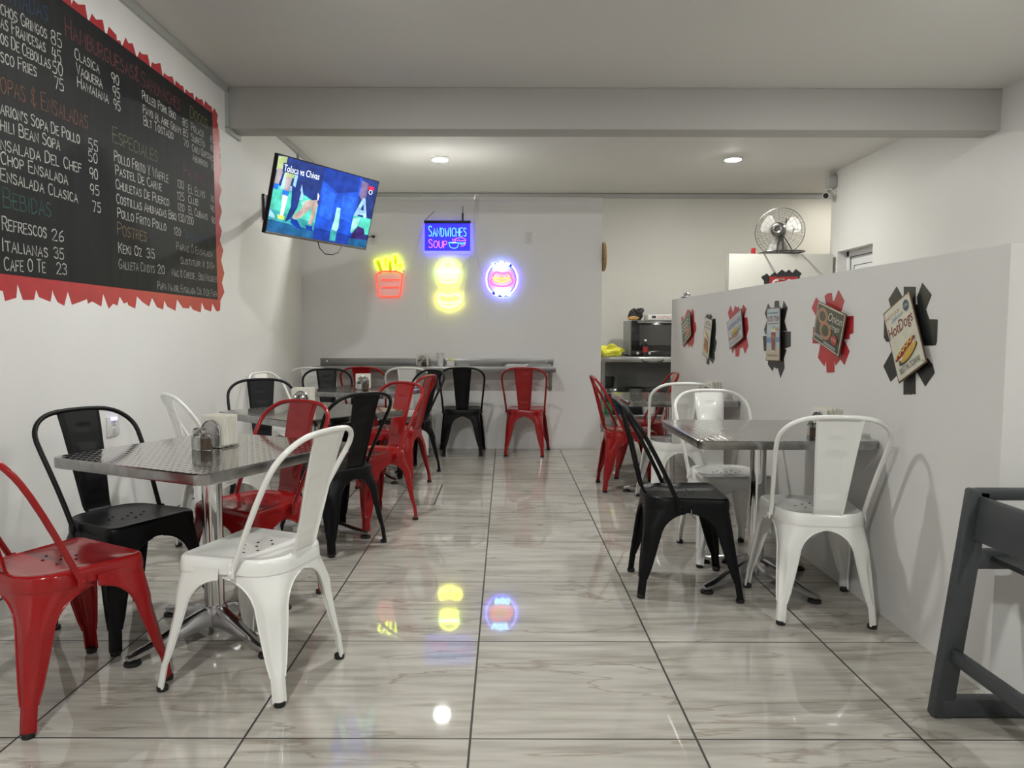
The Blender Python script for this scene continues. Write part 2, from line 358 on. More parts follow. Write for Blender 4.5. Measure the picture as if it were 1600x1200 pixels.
def font_mesh(txt, shear=0.0):
    c = bpy.data.curves.new('letters', 'FONT'); c.body = txt; c.shear = shear; c.resolution_u = 3
    o = bpy.data.objects.new('letters', c); COL.objects.link(o)
    dg = bpy.context.evaluated_depsgraph_get(); me = bpy.data.meshes.new_from_object(o.evaluated_get(dg))
    vs = [(v.co.x, v.co.y) for v in me.vertices]; fs = [tuple(p.vertices) for p in me.polygons]
    bpy.data.objects.remove(o); bpy.data.curves.remove(c); bpy.data.meshes.remove(me)
    x0 = min(v[0] for v in vs); x1 = max(v[0] for v in vs); y0 = min(v[1] for v in vs); y1 = max(v[1] for v in vs)
    return [((x-x0)/(x1-x0), (y-y0)/(y1-y0)) for x, y in vs], fs

# measured outlines, in metres on the wall each thing hangs on
D={'chalk': [('ENTRADAS', (3.193, 2.576), (3.369, 2.597), 0.095, 'b', 4), ('NACHOS GRINGOS', (3.055, 2.496), (3.354, 2.515), 0.06, 'w', 2), ('85', (3.384, 2.508), (3.464, 2.514), 0.075, 'w', 0), ('PAPAS FRANCESAS', (3.051, 2.44), (3.339, 2.449), 0.06, 'w', 3), ('45', (3.387, 2.435), (3.454, 2.439), 0.07, 'w', 0), ('AROS DE CEBOLLAS', (3.047, 2.375), (3.371, 2.387), 0.06, 'w', 2), ('50', (3.386, 2.377), (3.462, 2.386), 0.065, 'w', 0), ('DISCO FRIES', (3.042, 2.299), (3.269, 2.318), 0.06, 'w', 2), ('75', (3.398, 2.311), (3.465, 2.317), 0.065, 'w', 0), ('SOPAS & ENSALADAS', (3.034, 2.174), (3.653, 2.199), 0.095, 'o', 1), ("MARION'S SOPA DE POLLO", (3.028, 2.085), (3.578, 2.107), 0.06, 'w', 1), ('55', (3.653, 2.1), (3.735, 2.105), 0.065, 'w', 0), ('CHILI BEAN SOPA', (3.024, 2.017), (3.419, 2.036), 0.062, 'w', 1), ('50', (3.649, 2.041), (3.728, 2.045), 0.06, 'w', 0), ('ENSALADA DEL CHEF', (3.019, 1.938), (3.583, 1.968), 0.062, 'w', 1), ('90', (3.654, 1.961), (3.726, 1.965), 0.06, 'w', 0), ('CHOP ENSALADA', (3.015, 1.882), (3.468, 1.887), 0.06, 'w', 0), ('95', (3.653, 1.88), (3.734, 1.885), 0.06, 'w', 0), ('ENSALADA CLASICA', (3.01, 1.811), (3.544, 1.816), 0.06, 'w', 0), ('75', (3.671, 1.798), (3.744, 1.8), 0.06, 'w', 0), ('BEBIDAS', (3.02, 1.704), (3.332, 1.712), 0.095, 'g', 0), ('REFRESCOS', (3.006, 1.61), (3.293, 1.613), 0.065, 'w', 0), ('26', (3.331, 1.61), (3.42, 1.612), 0.06, 'w', 0), ('ITALIANAS', (3.0, 1.522), (3.295, 1.526), 0.062, 'w', 0), ('35', (3.341, 1.527), (3.417, 1.527), 0.062, 'w', 0), ('CAFE O TE', (3.008, 1.442), (3.275, 1.456), 0.066, 'w', 0), ('23', (3.356, 1.458), (3.433, 1.458), 0.062, 'w', 0), ('HAMBURGUESAS&', (3.497, 2.588), (4.177, 2.602), 0.105, 'r', 0), ('SANDWICHES', (4.209, 2.597), (4.7, 2.605), 0.1, 'r', 0), ('CLASICA', (3.565, 2.508), (3.774, 2.511), 0.06, 'w', 0), ('90', (3.888, 2.508), (3.962, 2.511), 0.062, 'w', 0), ('VAQUERA', (3.573, 2.439), (3.796, 2.445), 0.06, 'w', 0), ('95', (3.898, 2.442), (3.966, 2.443), 0.062, 'w', 0), ('HAWAIANA', (3.58, 2.379), (3.85, 2.385), 0.06, 'w', 0), ('95', (3.901, 2.377), (3.968, 2.377), 0.062, 'w', 0), ('PULLED PORK BBQ', (4.212, 2.521), (4.625, 2.529), 0.06, 'w', 0), ('85', (4.726, 2.524), (4.799, 2.525), 0.055, 'w', 0), ('PAVO AL AIRE GRAVY', (4.216, 2.446), (4.701, 2.456), 0.058, 'w', 0), ('85', (4.728, 2.459), (4.8, 2.463), 0.055, 'w', 0), ('BLT TOSTADO', (4.22, 2.382), (4.587, 2.395), 0.06, 'w', 0), ('70', (4.732, 2.398), (4.804, 2.401), 0.05, 'w', 0), ('DOGOS', (4.843, 2.607), (5.116, 2.612), 0.09, 'y', 0), ('POLACO', (4.853, 2.526), (5.046, 2.531), 0.06, 'w', 0), ('85', (5.16, 2.535), (5.222, 2.537), 0.05, 'w', 0), ('SUREÑO', (4.849, 2.459), (5.061, 2.467), 0.058, 'w', 0), ('80', (5.161, 2.472), (5.218, 2.475), 0.05, 'w', 0), ('CHILI QUESO', (4.856, 2.393), (5.147, 2.409), 0.055, 'w', 0), ('80', (5.154, 2.401), (5.214, 2.403), 0.05, 'w', 0), ('ABURRIDO', (4.863, 2.332), (5.101, 2.342), 0.05, 'w', 0), ('70', (5.162, 2.343), (5.218, 2.343), 0.05, 'w', 0), ('ESPECIALES', (3.882, 2.196), (4.371, 2.204), 0.095, 'k', 0), ('POLLO FRITO Y WAFFLE', (3.89, 2.098), (4.502, 2.111), 0.066, 'w', 0), ('130', (4.625, 2.109), (4.717, 2.113), 0.06, 'w', 0), ('PASTEL DE CARNE', (3.897, 2.03), (4.414, 2.043), 0.06, 'w', 0), ('125', (4.62, 2.034), (4.718, 2.038), 0.06, 'w', 0), ('CHULETAS DE PUERCO', (3.895, 1.956), (4.503, 1.968), 0.06, 'w', 0), ('120', (4.62, 1.966), (4.714, 1.969), 0.055, 'w', 0), ('COSTILLAS AHUMADAS BBQ 130/200', (3.897, 1.879), (4.847, 1.904), 0.06, 'w', 0), ('POLLO FRITO POLLO', (3.902, 1.805), (4.455, 1.811), 0.06, 'w', 0), ('120', (4.56, 1.806), (4.654, 1.806), 0.055, 'w', 0), ('POSTRES', (3.896, 1.712), (4.21, 1.713), 0.08, 'o2', 0), ('KEKI OZ', (3.902, 1.617), (4.147, 1.622), 0.064, 'w', 0), ('35', (4.205, 1.623), (4.299, 1.625), 0.064, 'w', 0), ('GALLETA CINDYS', (3.899, 1.532), (4.293, 1.541), 0.06, 'w2', 0), ('20', (4.329, 1.544), (4.42, 1.544), 0.06, 'w', 0), ('PANINIS', (4.72, 2.204), (5.044, 2.206), 0.085, 'p', 0), ('EL ELVIS', (4.784, 2.106), (5.044, 2.119), 0.062, 'w', 0), ('70', (5.136, 2.116), (5.196, 2.117), 0.05, 'w', 0), ('CLUB', (4.779, 2.04), (4.928, 2.048), 0.058, 'w', 0), ('90', (5.136, 2.046), (5.199, 2.048), 0.05, 'w', 0), ('EL CUBANO', (4.781, 1.97), (5.078, 1.973), 0.058, 'w', 0), ('90', (5.144, 1.967), (5.207, 1.968), 0.05, 'w', 0), ('COMPLEMENTOS', (4.695, 1.806), (5.122, 1.813), 0.06, 'n', 0), ('PAPAS Ó ENSALADA', (4.588, 1.713), (5.153, 1.724), 0.055, 'w2', 0), ('SUSTITUIR X $10=', (4.639, 1.63), (5.174, 1.644), 0.05, 'w2', 0), ('MAC & CHEESE , BBQ FRIJOLES', (4.514, 1.542), (5.219, 1.553), 0.055, 'w2', 0), ('PAPA MAJOR, ENSALADA COL O DE PAPA', (4.326, 1.448), (5.213, 1.447), 0.055, 'w2', 0)], 'board': {'tr': (5.217, 2.724), 'br': (5.214, 1.436), 'tl': (3.427, 2.718), 'bl': (2.985, 1.424)}, 'b_top': [(3.43, 2.726), (3.554, 2.779), (3.558, 2.754), (3.577, 2.786), (3.612, 2.781), (3.674, 2.807), (3.695, 2.725), (3.731, 2.789), (3.766, 2.775), (3.828, 2.8), (3.854, 2.718), (3.886, 2.79), (3.959, 2.775), (3.96, 2.751), (3.997, 2.762), (4.01, 2.733), (4.054, 2.802), (4.08, 2.782), (4.127, 2.8), (4.169, 2.732), (4.202, 2.786), (4.229, 2.78), (4.296, 2.802), (4.326, 2.731), (4.346, 2.779), (4.381, 2.78), (4.449, 2.811), (4.477, 2.738), (4.497, 2.771), (4.544, 2.766), (4.606, 2.786), (4.639, 2.737), (4.651, 2.777), (4.711, 2.771), (4.756, 2.777), (4.776, 2.729), (4.794, 2.773), (4.847, 2.766), (4.902, 2.784), (4.921, 2.734), (4.946, 2.777), (4.991, 2.77), (5.05, 2.789), (5.072, 2.752), (5.098, 2.795), (5.158, 2.784), (5.203, 2.788), (5.218, 2.755), (5.253, 2.794), (5.313, 2.761)], 'b_right': [(5.292, 2.714), (5.316, 2.691), (5.307, 2.668), (5.327, 2.653), (5.336, 2.583), (5.321, 2.559), (5.34, 2.523), (5.323, 2.498), (5.342, 2.461), (5.338, 2.493), (5.328, 2.45), (5.35, 2.382), (5.304, 2.285), (5.349, 2.237), (5.296, 2.149), (5.344, 2.08), (5.286, 1.987), (5.335, 1.937), (5.291, 1.863), (5.354, 1.798), (5.308, 1.719), (5.362, 1.63), (5.312, 1.557), (5.356, 1.491), (5.277, 1.424), (5.267, 1.355), (5.232, 1.344)], 'b_bot': [(5.194, 1.347), (5.133, 1.397), (5.104, 1.339), (4.996, 1.351), (4.951, 1.399), (4.931, 1.327), (4.811, 1.342), (4.769, 1.371), (4.751, 1.347), (4.662, 1.348), (4.58, 1.4), (4.555, 1.326), (4.445, 1.349), (4.41, 1.387), (4.391, 1.328), (4.316, 1.34), (4.258, 1.393), (4.22, 1.34), (4.147, 1.362), (4.084, 1.392), (4.06, 1.322), (3.987, 1.339), (3.981, 1.355), (3.943, 1.345), (3.901, 1.382), (3.876, 1.331), (3.834, 1.34), (3.791, 1.312), (3.742, 1.388), (3.721, 1.321), (3.641, 1.343), (3.603, 1.33), (3.598, 1.352), (3.471, 1.319), (3.441, 1.382), (3.409, 1.312), (3.36, 1.327), (3.331, 1.365), (3.327, 1.385), (3.307, 1.326), (3.227, 1.343), (3.21, 1.377), (3.192, 1.329), (3.12, 1.325), (3.088, 1.394), (3.077, 1.332), (3.008, 1.315), (2.998, 1.355), (2.932, 1.365)], 'posters': {'hotdog': {'q': [(2.998, 1.27), (2.811, 1.357), (2.674, 1.082), (2.858, 0.989)], 'strokes': [[(2.941, 1.38), (3.0, 1.33), (2.971, 1.284), (2.869, 1.238), (2.865, 1.299), (2.894, 1.334)], [(2.888, 1.376), (2.805, 1.37), (2.8, 1.297), (2.883, 1.3)], [(2.76, 1.382), (2.697, 1.333), (2.729, 1.28), (2.703, 1.239), (2.762, 1.236), (2.792, 1.329)], [(2.762, 1.245), (2.653, 1.24), (2.652, 1.159), (2.659, 1.145), (2.755, 1.142)], [(3.026, 1.25), (2.914, 1.251), (2.863, 1.154), (2.952, 1.152), (3.003, 1.155), (3.024, 1.173)], [(2.941, 1.134), (3.018, 1.052), (2.958, 0.991), (2.864, 1.049), (2.851, 1.109)], [(2.865, 1.061), (2.783, 1.064), (2.775, 0.953), (2.79, 0.954), (2.806, 0.949), (2.823, 0.95), (2.857, 0.945)], [(2.704, 1.095), (2.672, 1.074), (2.657, 1.043), (2.712, 0.989), (2.776, 1.046)], [(2.927, 1.307), (2.75, 1.299), (2.731, 1.039), (2.907, 1.03)]]}, 'onion': {'q': [(3.627, 1.354), (3.32, 1.277), (3.382, 1.077), (3.676, 1.164)], 'strokes': [[(3.699, 1.376), (3.75, 1.323), (3.661, 1.253), (3.565, 1.245), (3.625, 1.33)], [(3.602, 1.377), (3.569, 1.388), (3.523, 1.387), (3.514, 1.349), (3.495, 1.348), (3.454, 1.398), (3.39, 1.343), (3.422, 1.288), (3.57, 1.31)], [(3.723, 1.223), (3.618, 1.225), (3.611, 1.14), (3.724, 1.139)], [(3.39, 1.27), (3.295, 1.27), (3.291, 1.191), (3.327, 1.185), (3.326, 1.164), (3.382, 1.163)], [(3.626, 1.149), (3.654, 1.067), (3.578, 1.027), (3.562, 1.061), (3.549, 0.997), (3.467, 1.002), (3.474, 1.069), (3.456, 1.036), (3.409, 1.069), (3.367, 1.042), (3.321, 1.108), (3.382, 1.163), (3.494, 1.168)]]}, 'tea': {'q': [(4.33, 1.343), (4.125, 1.343), (4.107, 1.031), (4.326, 1.027)], 'strokes': [[(4.372, 1.375), (4.428, 1.315), (4.384, 1.273), (4.431, 1.215), (4.408, 1.186), (4.261, 1.193), (4.272, 1.335), (4.334, 1.344)], [(4.271, 1.381), (4.238, 1.384), (4.2, 1.381), (4.195, 1.311), (4.266, 1.314)], [(4.131, 1.378), (4.069, 1.335), (4.11, 1.261), (4.066, 1.206), (4.187, 1.203), (4.187, 1.332), (4.146, 1.337)], [(4.448, 1.175), (4.26, 1.186), (4.253, 1.094), (4.421, 1.083)], [(4.187, 1.203), (4.016, 1.202), (4.01, 1.119), (4.081, 1.107), (4.18, 1.106)], [(4.345, 1.07), (4.348, 1.004), (4.273, 0.968), (4.246, 0.994), (4.211, 0.985), (4.186, 0.989), (4.145, 0.935), (4.09, 0.994), (4.103, 1.049), (4.068, 1.098), (4.108, 1.11), (4.217, 1.116)]]}, 'hamburger': {'q': [(5.112, 1.271), (4.807, 1.358), (4.752, 1.164), (5.034, 1.082)], 'strokes': [[(5.104, 1.39), (5.161, 1.344), (5.094, 1.258), (4.929, 1.23), (4.811, 1.303), (4.763, 1.356), (4.832, 1.386), (4.861, 1.36), (4.899, 1.354), (4.935, 1.378), (4.955, 1.368), (5.001, 1.386), (5.045, 1.338)], [(4.841, 1.299), (4.743, 1.297), (4.713, 1.223), (4.749, 1.174), (4.831, 1.174)], [(5.061, 1.263), (5.112, 1.263), (5.156, 1.221), (5.103, 1.152), (5.02, 1.158)], [(5.053, 1.153), (5.079, 1.1), (5.028, 1.051), (5.006, 1.083), (4.974, 1.091), (4.964, 1.03), (4.89, 1.037), (4.883, 1.093), (4.843, 1.093), (4.826, 1.109), (4.77, 1.058), (4.71, 1.111), (4.74, 1.159), (4.772, 1.194), (4.927, 1.204)]]}, 'sandwich': {'q': [(5.677, 1.328), (5.469, 1.297), (5.554, 0.988), (5.734, 1.029)], 'strokes': [[(5.706, 1.346), (5.643, 1.342), (5.599, 1.311), (5.594, 1.248), (5.644, 1.09), (5.749, 1.077), (5.783, 1.094), (5.75, 1.148), (5.766, 1.244), (5.741, 1.309)], [(5.598, 1.349), (5.543, 1.316), (5.619, 1.306), (5.631, 1.324)], [(5.538, 1.304), (5.464, 1.307), (5.444, 1.223), (5.458, 1.156), (5.417, 1.128), (5.45, 1.059), (5.469, 1.048), (5.456, 1.003), (5.508, 0.961), (5.574, 0.987), (5.603, 1.091), (5.571, 1.207)], [(5.682, 1.036), (5.602, 1.033), (5.602, 0.948), (5.68, 0.954)]]}, 'wings': {'q': [(6.447, 1.287), (6.153, 1.383), (6.089, 1.181), (6.373, 1.088)], 'strokes': [[(6.469, 1.358), (6.528, 1.333), (6.494, 1.251), (6.456, 1.184), (6.471, 1.144), (6.448, 1.084), (6.403, 1.07), (6.359, 1.085), (6.27, 1.112), (6.241, 1.071), (6.205, 1.087), (6.18, 1.094), (6.136, 1.073), (6.067, 1.121), (6.065, 1.19), (6.013, 1.215), (6.006, 1.246), (6.037, 1.287), (6.073, 1.291), (6.087, 1.379), (6.155, 1.407), (6.185, 1.379), (6.216, 1.387), (6.242, 1.4), (6.267, 1.395), (6.306, 1.409), (6.406, 1.343), (6.444, 1.317)]]}}, 'coke_splash': [(2.86, 1.833), (2.926, 1.873), (2.954, 1.842), (3.013, 1.89), (3.034, 1.867), (3.093, 1.917), (3.135, 1.887), (3.171, 1.918), (3.209, 1.88), (3.248, 1.923), (3.316, 1.874), (3.291, 1.834), (3.323, 1.8), (3.316, 1.76), (3.312, 1.586), (3.279, 1.573), (3.226, 1.519), (2.984, 1.505), (2.901, 1.572), (2.895, 1.786)], 'coke_sign': [(2.948, 1.842), (3.274, 1.846), (3.281, 1.64), (2.953, 1.636)], 'neon': {'fries_box': [(-1.322, 1.821), (-1.047, 1.821), (-1.063, 1.688), (-1.076, 1.576), (-1.092, 1.564), (-1.282, 1.564), (-1.296, 1.576), (-1.307, 1.687), (-1.322, 1.821)], 'fries_lines': [[(-1.268, 1.734), (-1.079, 1.734)], [(-1.259, 1.66), (-1.088, 1.66)]], 'fries': [[(-1.297, 1.827), (-1.337, 1.923), (-1.327, 1.934), (-1.288, 1.948), (-1.276, 1.939), (-1.24, 1.827)], [(-1.238, 1.827), (-1.241, 1.954), (-1.234, 1.962), (-1.202, 1.962), (-1.195, 1.954), (-1.193, 1.935)], [(-1.203, 1.827), (-1.205, 1.925), (-1.195, 1.933), (-1.156, 1.936), (-1.149, 1.925), (-1.145, 1.827)], [(-1.144, 1.939), (-1.145, 1.978), (-1.136, 1.987), (-1.107, 1.987), (-1.099, 1.978), (-1.096, 1.827)], [(-1.092, 1.894), (-1.081, 1.918), (-1.038, 1.891), (-1.082, 1.827)]], 'burger_top': [(-0.672, 1.842), (-0.683, 1.824), (-0.676, 1.86), (-0.646, 1.902), (-0.586, 1.923), (-0.526, 1.902), (-0.497, 1.861), (-0.49, 1.824), (-0.503, 1.843), (-0.672, 1.842)], 'burger_lettuce': [(-0.694, 1.817), (-0.669, 1.824), (-0.646, 1.813), (-0.619, 1.824), (-0.591, 1.813), (-0.563, 1.824), (-0.536, 1.813), (-0.508, 1.824), (-0.485, 1.817)], 'burger_patty': [(-0.672, 1.797), (-0.683, 1.787), (-0.672, 1.776), (-0.504, 1.777), (-0.49, 1.788), (-0.503, 1.797), (-0.672, 1.797)], 'burger_bot': [(-0.679, 1.755), (-0.494, 1.756), (-0.501, 1.728), (-0.527, 1.71), (-0.587, 1.705), (-0.647, 1.71), (-0.672, 1.728), (-0.679, 1.755)], 'dog_bun': [(-0.67, 1.6), (-0.684, 1.572), (-0.693, 1.535), (-0.68, 1.499), (-0.638, 1.467), (-0.578, 1.453), (-0.518, 1.467), (-0.472, 1.499), (-0.456, 1.536), (-0.467, 1.573), (-0.485, 1.6)], 'dog_top': [(-0.679, 1.568), (-0.652, 1.593), (-0.619, 1.581), (-0.582, 1.568), (-0.545, 1.586), (-0.518, 1.597), (-0.485, 1.577), (-0.472, 1.564)], 'dog_sausage': [(-0.693, 1.558), (-0.673, 1.545), (-0.638, 1.549), (-0.601, 1.536), (-0.564, 1.545), (-0.527, 1.536), (-0.495, 1.554), (-0.462, 1.545)], 'dog_low': [(-0.673, 1.526), (-0.629, 1.503), (-0.578, 1.496), (-0.527, 1.504), (-0.476, 1.527)], 'ring_l': [(-0.141, 1.874), (-0.156, 1.859), (-0.168, 1.842), (-0.178, 1.823), (-0.187, 1.804), (-0.192, 1.783), (-0.196, 1.762), (-0.197, 1.74), (-0.195, 1.718), (-0.191, 1.697), (-0.185, 1.676), (-0.176, 1.657), (-0.165, 1.639), (-0.151, 1.622), (-0.137, 1.608)], 'ring_r': [(0.059, 1.874), (0.074, 1.859), (0.086, 1.843), (0.097, 1.824), (0.105, 1.804), (0.111, 1.784), (0.115, 1.762), (0.116, 1.741), (0.114, 1.719), (0.11, 1.698), (0.104, 1.677), (0.095, 1.657), (0.084, 1.639), (0.071, 1.623), (0.056, 1.608)], 'ring_c': (-0.041, 1.743), 'ring_s': (0.165, 0.18), 'hot': [[(-0.133, 1.907), (-0.117, 1.853)], [(-0.09, 1.91), (-0.095, 1.853)], [(-0.122, 1.877), (-0.092, 1.88)], [(-0.046, 1.92), (-0.065, 1.902), (-0.065, 1.875), (-0.044, 1.859), (-0.022, 1.875), (-0.022, 1.902), (-0.046, 1.92)], [(-0.008, 1.904), (0.04, 1.894)], [(0.016, 1.899), (0.002, 1.851)]], 'dog': [[(-0.1, 1.638), (-0.097, 1.581)], [(-0.1, 1.638), (-0.07, 1.627), (-0.067, 1.595), (-0.097, 1.581)], [(-0.03, 1.633), (-0.051, 1.616), (-0.048, 1.59), (-0.028, 1.576), (-0.008, 1.59), (-0.007, 1.617), (-0.03, 1.633)], [(0.044, 1.633), (0.019, 1.638), (0.006, 1.617), (0.011, 1.59), (0.036, 1.584), (0.049, 1.606), (0.03, 1.606)]], 'rd_bun_top': [(-0.138, 1.762), (-0.13, 1.789), (-0.109, 1.813), (-0.084, 1.816), (-0.041, 1.8), (0.003, 1.808), (0.027, 1.812), (0.046, 1.792), (0.057, 1.762), (0.043, 1.749)], 'rd_bun_low': [(-0.138, 1.756), (-0.157, 1.719), (-0.141, 1.694), (-0.095, 1.676), (-0.04, 1.668), (0.014, 1.676), (0.057, 1.695), (0.076, 1.722), (0.057, 1.754)], 'rd_sausage': [(-0.138, 1.773), (-0.127, 1.74), (-0.089, 1.721), (-0.041, 1.714), (0.008, 1.722), (0.046, 1.743), (0.056, 1.773)], 'rd_mustard': [(-0.111, 1.783), (-0.106, 1.756), (-0.089, 1.748), (-0.07, 1.765), (-0.041, 1.735), (-0.011, 1.762), (0.016, 1.749), (0.03, 1.762), (0.032, 1.784)], 'sign': [(-0.828, 2.329), (-0.357, 2.33), (-0.358, 2.027), (-0.829, 2.026)], 'sign_bar_b': (-0.828, 2.302), 'sign_low_b': (-0.823, 1.997), 'sandwiches': [(-0.783, 2.171), (-0.402, 2.171), (-0.782, 2.274)], 'soup': [(-0.783, 2.056), (-0.597, 2.054), (-0.783, 2.141)], 'bowl': [[(-0.579, 2.111), (-0.57, 2.07), (-0.549, 2.054), (-0.503, 2.054), (-0.487, 2.07), (-0.48, 2.111), (-0.579, 2.111)], [(-0.579, 2.111), (-0.562, 2.105), (-0.498, 2.105), (-0.48, 2.111)]], 'steam': [[(-0.542, 2.148), (-0.533, 2.136), (-0.539, 2.123), (-0.53, 2.109)], [(-0.521, 2.148), (-0.512, 2.136), (-0.518, 2.123), (-0.515, 2.111)], [(-0.515, 2.125), (-0.507, 2.152), (-0.471, 2.16), (-0.434, 2.156), (-0.408, 2.142), (-0.406, 2.125), (-0.425, 2.132), (-0.452, 2.125), (-0.475, 2.136), (-0.498, 2.13)], [(-0.408, 2.112), (-0.416, 2.087), (-0.434, 2.074), (-0.457, 2.075)]], 'sand2': [[(-0.472, 2.111), (-0.452, 2.102), (-0.411, 2.112)], [(-0.471, 2.1), (-0.448, 2.091), (-0.416, 2.098)]], 'cable': [[(-0.726, 2.428), (-0.828, 2.329)], [(-0.828, 2.324), (-0.917, 2.051), (-0.968, 1.841)], [(-0.438, 2.478), (-0.438, 2.334)], [(-0.356, 1.989), (-0.471, 1.834)], [(-0.361, 1.971), (-0.421, 1.623), (-0.426, 1.541), (-0.449, 1.508)], [(-0.804, 1.997), (-0.807, 1.328)], [(-0.295, 2.552), (-0.328, 2.329), (-0.295, 1.976), (-0.25, 1.815), (-0.224, 1.77)]]}, 'tv': [-1.3686, 5.4987, 2.1508, 0.9473, 0.2718, -0.0278, 0.97]}

# ---------------------------------------------------------------- the room
XL, XP, XR, CEIL = -2.09, 1.593, 3.70, 3.02
YB = 7.377               # low dining-room back wall; the kitchen lies behind it
def slab(name, lo, hi, m): return struct(name, MB().box([(a+b)/2 for a, b in zip(lo, hi)], [b-a for a, b in zip(lo, hi)]), m, smooth=0)
slab('floor', (-2.4, -4.2, -0.1), (5.2, 9.8, 0.0), M['floor'])
slab('ceiling', (-2.4, -4.2, CEIL), (5.2, 9.8, CEIL+0.12), M['ceil'])
slab('wall_left', (XL-0.2, -4.2, 0), (XL, 9.8, CEIL), M['wall'])
slab('wall_front', (XL, -4.2, 0), (5.2, -4.0, CEIL), M['wall'])
slab('wall_kitchen', (XL, 9.5, 0), (5.2, 9.7, CEIL), M['cream'])
slab('wall_alcove', (5.0, -4.0, 0), (5.2, 9.5, CEIL), M['cream'])
slab('wall_back', (XL, YB, 0), (0.98, YB+0.12, 2.565), M['wall'])
# right wall with the recessed door opening
mb = MB(); D0, D1, DH = 7.31, 8.08, 2.112
mb.box((XR+0.11, (-4+D0)/2, CEIL/2), (0.22, D0+4, CEIL)); mb.box((XR+0.11, (D1+8.27)/2, CEIL/2), (0.22, 8.27-D1, CEIL))
mb.box((XR+0.11, (D0+D1)/2, (DH+CEIL)/2), (0.22, D1-D0, CEIL-DH))
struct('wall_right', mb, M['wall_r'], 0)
# counter-height partition carrying the posters; its top rises slightly towards the kitchen
mb = MB(); P0, P1, T0, T1 = 2.285, 6.91, 1.472, 1.519
mb.prism([(XP, P0, 0), (XP, P0, T0), (XP, P1, T1), (XP, P1, 0)], (0.16, 0, 0))
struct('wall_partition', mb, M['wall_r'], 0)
slab('wall_low', (2.50, 8.10, 0), (3.66, 8.24, 2.09), M['cream'])
# beam across the ceiling
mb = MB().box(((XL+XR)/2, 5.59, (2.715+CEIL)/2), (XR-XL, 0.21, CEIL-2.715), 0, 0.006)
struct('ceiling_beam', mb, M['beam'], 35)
# cable trunking
mb = MB()
mb.box((XL+0.012, 0.75, 2.995), (0.024, 9.44, 0.045)); mb.box((XL+0.012, 5.47, 2.855), (0.024, 0.04, 0.28)); mb.box((XL+0.012, 5.58, 2.70), (0.024, 0.26, 0.04))
mb.box((XL+0.012, 7.6, 2.995), (0.024, 3.8, 0.045)); mb.box((XL+0.012, 7.30, 2.78), (0.024, 0.03, 0.42))
struct('trim_1', mb, M['trim'], 0)
struct('trim_2', MB().box((1.45, 9.485, 2.985), (7.0, 0.03, 0.05)), M['trim'], 0)
struct('trim_3', MB().box((-0.60, YB-0.012, 2.552), (2.96, 0.024, 0.026)), M['trim_w'], 0)
mb = MB()
for k in range(17):
    y0 = -3.9 + 0.66*k
    mb.box((XL+0.005, y0+0.328, 0.04), (0.01, 0.652, 0.08))
struct('baseboard_left', mb, M['wall_r'], 0)
struct('trim_4', MB().box((XL+0.0045, 2.0, 0.083), (0.009, 10.7, 0.004)), M['gap'], 0)
# door in the right wall
dr = MB().box((XR+0.15, (D0+D1)/2, DH/2), (0.04, D1-D0, DH)).build('door_1', M['door'], None, 0); dr['kind'] = 'structure'
mb = MB(); xx = XR+0.12
for y0, y1, z0, z1 in ((D0, D0+.05, 0, DH), (D1-.05, D1, 0, DH), (D0, D1, DH-.06, DH)): mb.box((xx, (y0+y1)/2, (z0+z1)/2), (0.03, y1-y0, z1-z0), 0, 0.004)
mb.build('door_frame', M['door'], dr)
mb = MB()
for y0, y1, z0, z1 in ((D0+.13, D1-.13, DH-.165, DH-.160), (D0+.13, D0+.135, 0.2, DH-.16), (D1-.135, D1-.13, 0.2, DH-.16), (D1-.055, D1-.05, 0, DH-.06), (D0+.05, D1-.05, DH-.065, DH-.06)): mb.box((XR+0.128, (y0+y1)/2, (z0+z1)/2), (0.006, y1-y0, z1-z0))
mb.build('panel_groove', M['gap'], dr, 0)

# ---------------------------------------------------------------- ceiling lights
for i, (x, y, s_, c_, lab) in enumerate(LAMPS):
    t = thing('ceiling_light', lab, 'ceiling light', (x, y, CEIL), 0, 'round ceiling lights')
    MB().lathe([(0.100, 0.0), (0.100, -0.008), (0.086, -0.022), (0.080, -0.022), (0.080, -0.004)], 32, capb=False, capt=False).build('ring', M['lamp_ring'], t)
    MB().lathe([(0.002, -0.030), (0.04, -0.029), (0.066, -0.026), (0.079, -0.020), (0.079, -0.004)], 32, capb=True, capt=True).build('diffuser', M['lamp%d' % i], t)

